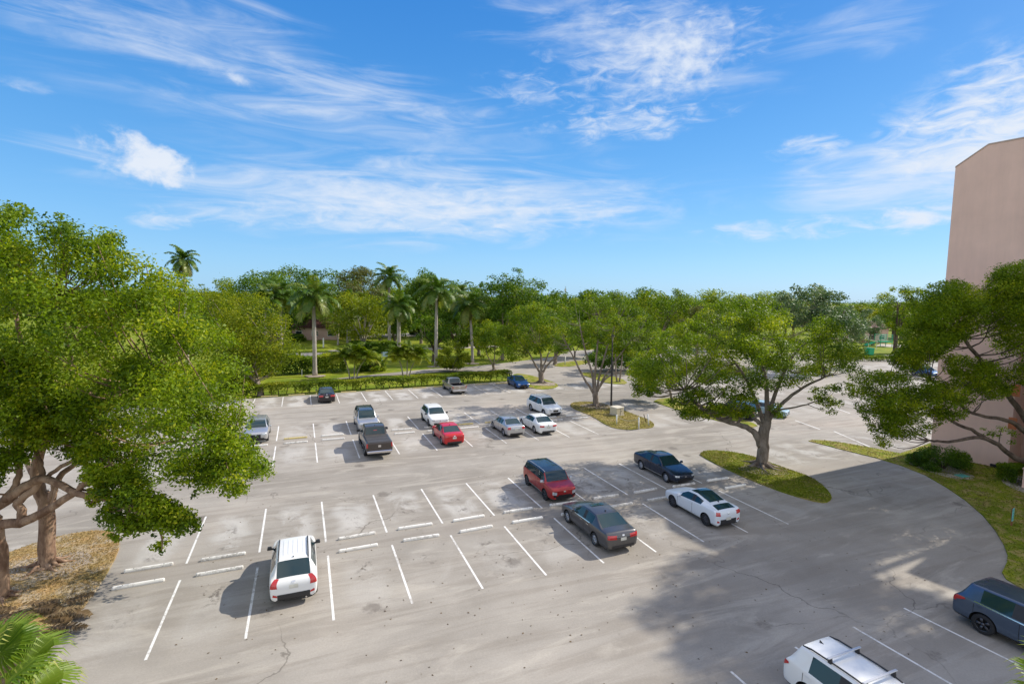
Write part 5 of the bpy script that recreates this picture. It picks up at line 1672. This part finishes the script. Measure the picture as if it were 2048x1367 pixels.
    def top(name, f0, f1, yw, mat, off=.012, yw1=None):
        x0_, x1_ = L / 2 - f0 * L, L / 2 - f1 * L; yw1 = yw1 or yw
        return patch(name, [(x0_, -yw, 3), (x1_, -yw1, 3), (x1_, yw1, 3), (x0_, yw, 3)], (0, 0, -1), mat, off, 14, 8)
    if sp.get('sunroof'): top('sunroof', hx + .03, lp_(bx, hx, .15), hw * .40, M_CGL)
    if sp.get('glassroof'): top('glass_roof', hx + .03, sp['glassroof'], hw * .60, M_CGL, .012, hw * .56)
    if sp.get('roofribs'):
        for y in (-.36, -.18, 0, .18, .36): 
            x0_, x1_ = L / 2 - (hx + .06) * L, L / 2 - (rx - .1) * L
            patch('roof_rib', [(x0_, y - .025, 3), (x1_, y - .025, 3), (x1_, y + .025, 3), (x0_, y + .025, 3)], (0, 0, -1), P_, .010, 8, 1)
    if sp.get('antenna', True):
        xa = L / 2 - (rx - .045) * L
        h = tree_.ray_cast(Vector((xa, 0, 4)), Vector((0, 0, -1)))
        if h[0] is not None:
            z = h[0].z; MB().add([(xa + .09, 0, z - .01), (xa - .07, -.03, z - .01), (xa - .07, .03, z - .01), (xa - .08, 0, z + .075)], [(0, 1, 3), (1, 2, 3), (2, 0, 3), (0, 2, 1)]).build('antenna', M_TRIM, root)
    if sp.get('wiper', True):
        mb = MB()
        for y0_ in (-.35, .2):
            x0_ = L / 2 - (cx + .012) * L; x1_ = L / 2 - lp_(cx, hx, .22) * L
            q = []
            for t in (0, .5, 1):
                h = tree_.ray_cast(Vector((lp_(x0_, x1_, t * .7), y0_ + .5 * t, 4)), Vector((0, 0, -1)))
                if h[0] is not None: q.append(h[0] + Vector((0, 0, .015)))
            if len(q) == 3: mb.tube(q, .010, 5)
        if mb.V: mb.build('wiper', M_TRIM, root)
    if sp.get('spoiler'):
        xs = L / 2 - (rx + .01) * L
        MB().box((xs - .10, 0, Ht - .085), (.26, Wd * wt * .84, .035), 0, 0, 1, .012).build('spoiler', sp['spoiler'], root)
    if sp.get('crossbars'):
        for f in sp['crossbars']:
            xs = L / 2 - f * L; y = hw * wt + .02
            MB().box((xs, 0, Ht + .125), (.075, 2 * y, .03), 0, 0, 1, .01).build('roof_bar', M_SILV, root)
            mb = MB()
            for s in (-1, 1): mb.box((xs, s * (y - .12), Ht + .045), (.10, .09, .17), 0, 0, .7)
            mb.build('roof_bar_foot', M_TRIM, root)
    if pk:
        MB().box((-L / 2 - .07, 0, zb + .17), (.16, Wd * .90, .20), 0, 0, 1, .04).build('rear_bumper', sp['bumper'], root)
        patch('tailgate', yz(-hw * .80, hw * .80, zb + .32, br - .04, -L / 2), (1, 0, 0), P_, .018)
        if sp.get('tonneau'):
            x0_, x1_ = L / 2 - (tx + .025) * L, L / 2 - .985 * L
            MB().box(((x0_ + x1_) / 2, 0, br + .022), (abs(x1_ - x0_), Wd * .86, .05), 0, 0, .99, .015).build('bed_cover', sp['tonneau'], root)
            mb = MB()
            for t in (.33, .66): mb.box((lp_(x0_, x1_, t), 0, br + .049), (.02, Wd * .85, .006))
            mb.build('cover_seam', M_WELL, root)
            patch('brake_lamp', yz(-.13, .13, Ht - .10, Ht - .045, -L / 2), (1, 0, -.1), M_TAIL, .02, 4, 2)
        patch('emblem', yz(-.10, .10, zb + .50, zb + .66, -L / 2), (1, 0, 0), M_CHROME, .026, 5, 4)
        if sp.get('step'):
            for s in (-1, 1): MB().tube([(axles[0] - r * 1.4, s * (hw + .03), zb + .0), (axles[1] + r * 1.4, s * (hw + .03), zb + .0)], .05, 8).build('side_step', M_TRIM, root, True)
    else:
        MB().tube([(-L / 2 + .12, -hw * .5, zb + .06), (-L / 2 - .01, -hw * .5, zb + .05)], .035, 10).build('exhaust', M_CHROME, root)
    tm, rm = wheel_meshes(r, sp.get('ww', .22), sp.get('spokes', 5), sp.get('rim', M_RIM), (r, sp.get('spokes', 5), sp.get('rim', M_RIM).name))
    for ax in axles:
        for s in (-1, 1):
            we = empty('wheel', (ax, s * (hw - .13), r), 0 if s > 0 else math.pi, root)
            obj('tyre', tm, we); obj('rim', rm, we)
    return root


SEDAN = dict(kind='sedan', L=4.72, W=1.83, H=1.45, wb=2.74, r=.325, fa=.92, zb=.20, nose=.76, hood=.96, bf=.93, br=.99, deck=1.07, cx=.285, hx=.435, bx=.545, rx=.70, tx=.855, qx=.665, quarter=True,
             tl=(.46, .95, .74, .92, .0, .0), plz=.66)
SUV = dict(kind='suv', L=4.55, W=1.84, H=1.68, wb=2.66, r=.355, fa=.92, zb=.25, nose=.94, hood=1.10, bf=1.05, br=1.12, deck=1.12, cx=.265, hx=.405, bx=.555, rx=.905, tx=.968, qx=.80, quarter=True,
           tl=(.62, 1.06, .86, 1.12, .02, .04), plz=.72, cladding=True, tldir=.9, valh=.30)
def sp(base, **k):
    d = dict(base); d.update(k); return d


W_ = paint('paint_white', (.78, .78, .76)); PEARL = paint('paint_cool_white', (.70, .74, .78)); SILV = paint('paint_silver', (.50, .50, .50), .6, .3)
GREY = paint('paint_grey', (.10, .098, .10), .55, .28); RED = paint('paint_red', (.52, .006, .010)); DRED = paint('paint_dark_red', (.33, .009, .008), .2)
NAVY = paint('paint_navy', (.012, .022, .045), .3, .22); BLUE = paint('paint_blue', (.012, .075, .26), .35); BROWN = paint('paint_brown_grey', (.075, .062, .055), .5)
CHAMP = paint('paint_champagne', (.42, .37, .30), .5); BLACKR = paint('paint_black_red', (.020, .012, .016), .3, .22); STEEL = paint('paint_steel_blue', (.085, .12, .175), .55, .25)
BLK = paint('paint_black', (.012, .012, .014), .0, .2)
G1, G2, G3 = 'cars in the front double row', 'cars in the middle double row', 'cars along the long hedge'

car(sp(SUV, L=4.26, W=1.78, H=1.67, wb=2.56, r=.34, paint=W_, rails=M_TRIM, roofribs=True, mirror=M_TRIM, reflector=True, tl=(.66, 1.02, .80, 1.10, .02, .08, .1), plz=.74, rx=.86, tx=.955, cladding=False, wt=.73),
    -.38, 21.40, 1, 'white small SUV with ribbed roof parked alone at the front left', 'car', G1)
car(sp(SEDAN, L=4.86, W=1.85, H=1.46, wb=2.78, paint=GREY, sunroof=True, garnish=True, chromeline=M_CHROME, handle=M_CHROME, tl=(.40, .96, .74, .92, .03, .0), spokes=10), 13.12, 20.72, 1, 'dark grey sedan with sunroof and red tail lights seen from behind', 'car', G1)
car(sp(SEDAN, kind='hatch', L=4.25, W=1.80, H=1.41, wb=2.65, fa=.84, nose=.78, hood=.98, bf=.92, br=1.03, deck=1.06, cx=.29, hx=.44, bx=.58, rx=.855, tx=.962, qx=.73, rd=.20, wt=.70, paint=PEARL, two_door=True, glassroof=.80, quarter=False,
       tl=(.60, .96, .76, .94, .04, .02, .03), reflector=True, plz=.50, spokes=9, rim=M_RIMD, cladding=False, valw=.6, valh=.36, bz=.82), 19.46, 20.68, 1, 'white hatchback coupe with black glass roof seen from behind', 'car', G1)
car(sp(SUV, L=4.20, W=1.80, H=1.62, wb=2.60, r=.33, nose=.96, hood=1.09, bf=1.05, br=1.10, cx=.225, hx=.318, bx=.51, rx=.925, tx=.975, wt=.82, paint=DRED, roof2=BLK, rails=M_SILV, railh=.2, mirror=M_SILV, fog=1, rocker=M_SILV, spokes=5, rim=M_RIMD, black_d=True, cladding=False,
       hl=(.56, .88, .60, .78), gr=(.45, .40, .60)), 13.28, 26.22, -1, 'red boxy hatchback with black roof facing the camera', 'car', G1)
car(sp(SEDAN, L=4.64, W=1.79, H=1.44, wb=2.70, paint=NAVY, sunroof=False, rocker=M_SILV, spokes=10, gr=(.52, .40, .66), hl=(.55, .9, .74, .88)), 21.58, 26.38, -1, 'dark navy sedan under tree shade beside the leaning tree', 'car', G1)
PICK = dict(kind='pickup', name='pickup_truck', L=5.75, W=1.98, H=1.90, wb=3.57, r=.40, fa=1.0, zb=.42, nose=1.08, hood=1.22, bf=1.18, br=1.24, deck=1.28, cx=.24, hx=.335, bx=.44, rx=.56, tx=.585, qx=.545, quarter=False,
            tl=(.83, .99, .90, 1.22, .0, .02), plz=.52, tldir=.35, wt=.78, mir=1.35, ww=.27)
car(sp(PICK, paint=BROWN, tonneau=simple('grey_vinyl', (.055, .052, .05), .6), bumper=M_CHROME, step=True, mirror=M_TRIM, wb=3.45, L=5.7), 4.92, 38.15, 1, 'dark brown grey pickup truck with covered bed and chrome bumper', 'truck', G2)
car(sp(SUV, L=4.45, W=1.82, H=1.74, paint=SILV, roof2=BLK, rails=M_TRIM, cx=.25, hx=.37, wt=.78), 5.05, 44.75, -1, 'silver SUV with black roof nose to nose with the brown pickup', 'car', G2)
car(sp(SUV, L=4.62, W=1.84, H=1.62, paint=W_, rx=.84, tx=.95, cladding=False, gr=(.62, .40, .55), hl=(.55, .9, .76, .86), mirror=M_TRIM, rim=M_RIMD), 10.92, 44.35, -1, 'white crossover facing the camera behind the bright red sedan', 'car', G2)
car(sp(SEDAN, L=4.60, W=1.79, H=1.47, wb=2.69, paint=RED, tl=(.58, .95, .76, .95, .0, .03), bz=.86), 10.58, 38.75, 1, 'bright red sedan seen from behind in the middle row', 'car', G2)
car(sp(SEDAN, L=4.54, W=1.76, H=1.46, wb=2.60, paint=SILV, tl=(.60, .95, .76, .95, .0, .03), garnish=True), 15.92, 39.45, 1, 'silver sedan beside the white sedan in the middle row', 'car', G2)
car(sp(SEDAN, L=4.85, W=1.82, H=1.45, wb=2.78, paint=W_, tl=(.45, .96, .76, .90, .03, .02)), 18.68, 39.40, 1, 'white sedan seen from behind beside the silver sedan', 'car', G2)
car(sp(SUV, L=4.78, W=1.90, H=1.74, wb=2.79, paint=W_, rails=M_SILV, rx=.89, cladding=False, gr=(.30, .60, .80)), 22.05, 44.9, -1, 'large white SUV with silver roof rails facing the lamp post island', 'car', G2, .06)
car(sp(PICK, L=5.3, W=1.85, H=1.72, wb=3.25, r=.36, zb=.34, nose=.98, hood=1.10, bf=1.06, br=1.10, deck=1.14, paint=CHAMP, bumper=M_SILV, tl=(.84, .99, .80, 1.04, .0, .02)), 16.8, 58.75, 1, 'champagne pickup truck with open bed parked at the long hedge', 'truck', G3)
car(sp(SEDAN, L=4.55, W=1.83, H=1.47, paint=BLUE, rim=M_RIMD, cx=.29, gr=(.45, .45, .74)), 25.35, 59.3, -1, 'metallic blue car facing the camera at the right end of the hedge', 'car', G3, -.05)
car(sp(SEDAN, L=4.85, W=1.85, H=1.47, paint=BLACKR, tl=(.42, .95, .74, .92, .0, .0), bz=.98), 2.45, 57.95, 1, 'black and dark red sedan seen from behind at the long hedge', 'car', G3)
car(sp(SUV, L=4.55, W=1.83, H=1.62, paint=SILV, cladding=True, gr=(.40, .5, .84), rx=.86, tx=.955), -3.2, 44.15, -1, 'silver crossover half hidden by the big left crown', 'car', G2)
car(sp(SUV, L=4.43, W=1.81, H=1.70, wb=2.60, paint=W_, rails=M_TRIM, railh=.7, crossbars=(.47, .70), cladding=True, tl=(.64, 1.08, .88, 1.12, .0, .10, .05), plz=.7, tls=(.26, .86, 1.04), wt=.76, rx=.90, qx=.835, quarter=False, tx=.962), 13.68, 8.02, -1, 'white SUV with two silver roof bars at the bottom edge', 'car', 'cars in the bottom right row')
car(sp(SUV, L=4.60, W=1.86, H=1.69, wb=2.66, r=.365, paint=STEEL, rim=M_RIMD, rails=None, sunroof=True, black_d=False, rx=.90, qx=.845, quarter=False, tx=.96, chromeline=M_CHROME, tls=(.46, .86, 1.08), spokes=5, tl=(.64, 1.14, .84, 1.16, .0, .20, .06)), 22.35, 8.15, -1, 'steel blue grey SUV cut off by the right edge', 'car', 'cars in the bottom right row')
# cars glimpsed through and behind the right-hand trees
def uvof(px, py):
    p = gp(px, py); return p.dot(EU) / K, p.dot(EV) / K
G4 = 'cars in the far right lot'
for (px, py), base, pt, hd, da, lab in (((1528, 828), SEDAN, paint('paint_pale_blue', (.36, .50, .56)), -1, .5, 'pale blue car glimpsed through the leaning tree'),
                                    ((1470, 832), SUV, paint('paint_black_two', (.02, .02, .022)), 1, .3, 'black car with red tail light glimpsed through the leaning tree'),
                                    ((1850, 752), SUV, paint('paint_deep_blue', (.02, .09, .22), .4), -1, -.3, 'blue car in the far lot left of the pink tower'),
                                    ((1538, 738), SEDAN, SILV, 1, .6, 'silver car in the far lot glimpsed through the leaning tree')):
    uu_, vv_ = uvof(px, py)
    car(sp(base, paint=pt), uu_, vv_, hd, lab, 'car', G4, da)
#CARS_END


# ------------------------------------------------------------------ sky, sun, camera
SUN_AZ, SUN_EL = R(64.0), R(39.0)
wd = bpy.data.worlds.new('World'); SC.world = wd; wd.use_nodes = True
nt = wd.node_tree; nt.nodes.clear(); g = N(nt)
wo = g.n('ShaderNodeOutputWorld'); bg = g.n('ShaderNodeBackground'); g.l(bg.outputs[0], wo.inputs[0])
sky = g.n('ShaderNodeTexSky'); sky.sky_type = 'NISHITA'; sky.sun_disc = False
sky.sun_elevation = SUN_EL; sky.sun_rotation = SUN_AZ; sky.altitude = 0; sky.air_density = 1.0; sky.dust_density = .4; sky.ozone_density = 3.0
D = g.n('ShaderNodeTexCoord').outputs['Generated']
dx, dy, dz = g.sep(D)
az = g.math('MULTIPLY', g.math('ARCTAN2', dx, dy), 57.2958)
el = g.math('MULTIPLY', g.math('ARCSINE', dz), 57.2958)


def dirpx(px, py):
    d = ray(px, py).normalized()
    return math.degrees(math.atan2(d.x, d.y)), math.degrees(math.asin(d.z))


ae = g.comb(az, el, 0.0)
wrp = g.n('ShaderNodeTexNoise'); g.l(ae, wrp.inputs['Vector']); wrp.inputs['Scale'].default_value = .12; wrp.inputs['Detail'].default_value = 4
wv = g.n('ShaderNodeVectorMath', operation='SUBTRACT'); g.l(wrp.outputs['Color'], wv.inputs[0]); wv.inputs[1].default_value = (.5, .5, .5)
fine = g.noise(g.comb(g.math('MULTIPLY', az, .35), el, 0.0), .9, 9, .62, .6)
wisp = g.noise(g.comb(g.math('MULTIPLY', az, .07), g.math('MULTIPLY', el, .42), 5.0), 1.0, 9, .60, 1.2)
puff = g.noise(g.comb(g.math('MULTIPLY', az, .8), g.math('MULTIPLY', el, 1.0), 2.0), .55, 9, .58, .2)


def cloud(px, py, wpx, hpx, rot, strength, tex, lo, hi, warp=6.0, soft=.0):
    a0, e0 = dirpx(px, py); a1, _ = dirpx(px + wpx, py); _, e1 = dirpx(px, py - hpx)
    wa, he = abs(a1 - a0), abs(e1 - e0)
    wx, wy, _z = g.sep(wv.outputs[0])
    x = g.math('ADD', g.math('SUBTRACT', az, a0), g.math('MULTIPLY', wx, warp)); y = g.math('ADD', g.math('SUBTRACT', el, e0), g.math('MULTIPLY', wy, warp * .5))
    c, s = math.cos(rot), math.sin(rot)
    xr = g.math('ADD', g.math('MULTIPLY', x, c / wa), g.math('MULTIPLY', y, s / wa))
    yr = g.math('ADD', g.math('MULTIPLY', x, -s / he), g.math('MULTIPLY', y, c / he))
    d = g.math('SQRT', g.math('ADD', g.math('MULTIPLY', xr, xr), g.math('MULTIPLY', yr, yr)))
    fall = g.ramp(d, 1.0, soft, 0, 1)
    t = g.ramp(g.math('ADD', tex, g.math('MULTIPLY_ADD', fall, .30, -.30)), lo - .02, hi + (.10 if hi > .6 else .06))
    return g.math('MULTIPLY', g.math('MULTIPLY', t, g.math('MULTIPLY', fall, 3.0, None, True)), strength)


CL = [
    cloud(282, 318, 135, 64, -.22, .95, puff, .27, .50, 4.5, .2),
    cloud(335, 345, 75, 30, -.3, .7, puff, .28, .54, 4.0, .2),
    cloud(462, 150, 50, 24, -.2, .8, puff, .28, .6, 2.0),
    cloud(840, 405, 860, 130, .0, .9, wisp, .20, .68, 4.0),
    cloud(900, 418, 520, 85, -.02, .9, fine, .20, .68, 5.0),
    cloud(600, 435, 380, 40, .02, .6, fine, .25, .72, 4.0),
    cloud(340, 438, 130, 32, .1, .75, fine, .24, .66, 3.0),
    cloud(1300, 115, 380, 220, .1, .9, fine, .27, .74, 7.0),
    cloud(1365, 115, 160, 115, .2, .9, puff, .24, .60, 4.0),
    cloud(1055, 185, 150, 62, -.1, .65, fine, .27, .68, 5.0),
    cloud(1250, 245, 300, 58, .05, .85, fine, .26, .66, 4.0),
    cloud(1180, 40, 480, 130, -.15, .7, wisp, .26, .76, 8.0),
    cloud(1480, 170, 220, 50, -.1, .5, wisp, .26, .76, 6.0),
    cloud(1990, 265, 400, 240, .0, 1.0, fine, .14, .56, 8.0),
    cloud(1620, 298, 120, 40, .05, .85, fine, .25, .62, 3.0),
    cloud(1780, 360, 420, 130, .12, .8, wisp, .16, .66, 6.0),
    cloud(1570, 458, 320, 34, .02, .8, fine, .24, .64, 3.0),
    cloud(1830, 438, 200, 48, .03, .9, fine, .22, .60, 3.0),
    cloud(480, 120, 600, 170, -.12, .7, wisp, .22, .78, 8.0),
    cloud(320, 85, 320, 50, -.16, .5, fine, .26, .76, 6.0),
    cloud(160, 290, 220, 40, .0, .5, wisp, .26, .76, 4.0),
    cloud(760, 190, 420, 90, -.10, .5, wisp, .26, .78, 8.0),
    cloud(700, 250, 720, 100, -.05, .45, wisp, .20, .78, 6.0),
    cloud(1720, 50, 480, 90, .1, .5, wisp, .27, .78, 8.0),
    cloud(60, 165, 90, 24, .0, .5, fine, .26, .72, 3.0),
    cloud(200, 10, 380, 50, .0, .4, wisp, .26, .78, 8.0),
]
tot = CL[0]
for c in CL[1:]:
    tot = g.math('SUBTRACT', g.math('ADD', tot, c), g.math('MULTIPLY', g.math('MINIMUM', tot, 1.0), g.math('MINIMUM', c, 1.0)))
tot = g.math('MINIMUM', tot, .97)
hs = g.n('ShaderNodeHueSaturation'); g.l(sky.outputs[0], hs.inputs['Color']); hs.inputs['Saturation'].default_value = 1.25; hs.inputs['Value'].default_value = 1.0
cr_ = g.n('ShaderNodeValToRGB'); cr_.color_ramp.interpolation = 'B_SPLINE'
g.l(g.math('DIVIDE', el, 50.0, None, True), cr_.inputs[0])
stops = ((0.0, (1.12, 2.42, 3.80)), (.10, (.92, 2.16, 3.72)), (.25, (.52, 1.68, 3.45)), (.45, (.22, 1.14, 2.98)), (.70, (.10, .80, 2.6)), (1.0, (.05, .5, 2.3)))
er = cr_.color_ramp
while len(er.elements) < len(stops): er.elements.new(.5)
for e_, (p_, c_) in zip(er.elements, stops): e_.position = p_; e_.color = (*[x / 4 for x in c_], 1)
sc4 = g.n('ShaderNodeVectorMath', operation='SCALE'); g.l(cr_.outputs[0], sc4.inputs[0]); sc4.inputs['Scale'].default_value = 4.0
base = g.mix(.85, hs.outputs[0], sc4.outputs[0])
# unseen bright cloud added overhead and behind the viewer to lift the shade
fill_veil = g.math('MAXIMUM', g.ramp(el, 42.0, 62.0), g.math('MULTIPLY', g.ramp(dy, .05, -.35), g.ramp(el, -3.0, 6.0)))
fill_veil = g.math('MULTIPLY', fill_veil, g.ramp(g.noise(D, 2.2, 6, .6), .34, .60, .1, .85))
col = g.mix(tot, base, (3.30, 3.55, 3.95))
col = g.mix(fill_veil, col, (5.3, 5.2, 5.1))
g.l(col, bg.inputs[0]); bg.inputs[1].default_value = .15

sd = bpy.data.lights.new('sun', 'SUN'); sd.energy = 3.5; sd.angle = R(.53); sd.color = (1.0, .93, .82)
so = bpy.data.objects.new('sun', sd); COL.objects.link(so)
dv = Vector((math.sin(SUN_AZ) * math.cos(SUN_EL), math.cos(SUN_AZ) * math.cos(SUN_EL), math.sin(SUN_EL)))
so.rotation_euler = (-dv).to_track_quat('-Z', 'Y').to_euler(); so.location = dv * 100

cd = bpy.data.cameras.new('camera'); cam = bpy.data.objects.new('camera', cd); COL.objects.link(cam)
cd.sensor_width = 36; cd.lens = 36 * FPX / 2048; cd.clip_start = .3; cd.clip_end = 12000
x0 = Vector((1, 0, 0)); u0v = Vector((0, SP, CP)); fw = Vector((0, CP, -SP))
rt = x0 * CR + u0v * SR; up = -x0 * SR + u0v * CR
M = Matrix((rt, up, -fw)).transposed().to_4x4(); M.translation = (0, 0, H)
cam.matrix_world = M
SC.camera = cam
SC.view_settings.view_transform = 'Standard'; SC.view_settings.look = 'None'; SC.view_settings.exposure = 0.7; SC.view_settings.gamma = 1
SC.cycles.max_bounces = 6; SC.cycles.transparent_max_bounces = 4; SC.cycles.diffuse_bounces = 3; SC.cycles.use_denoising = True
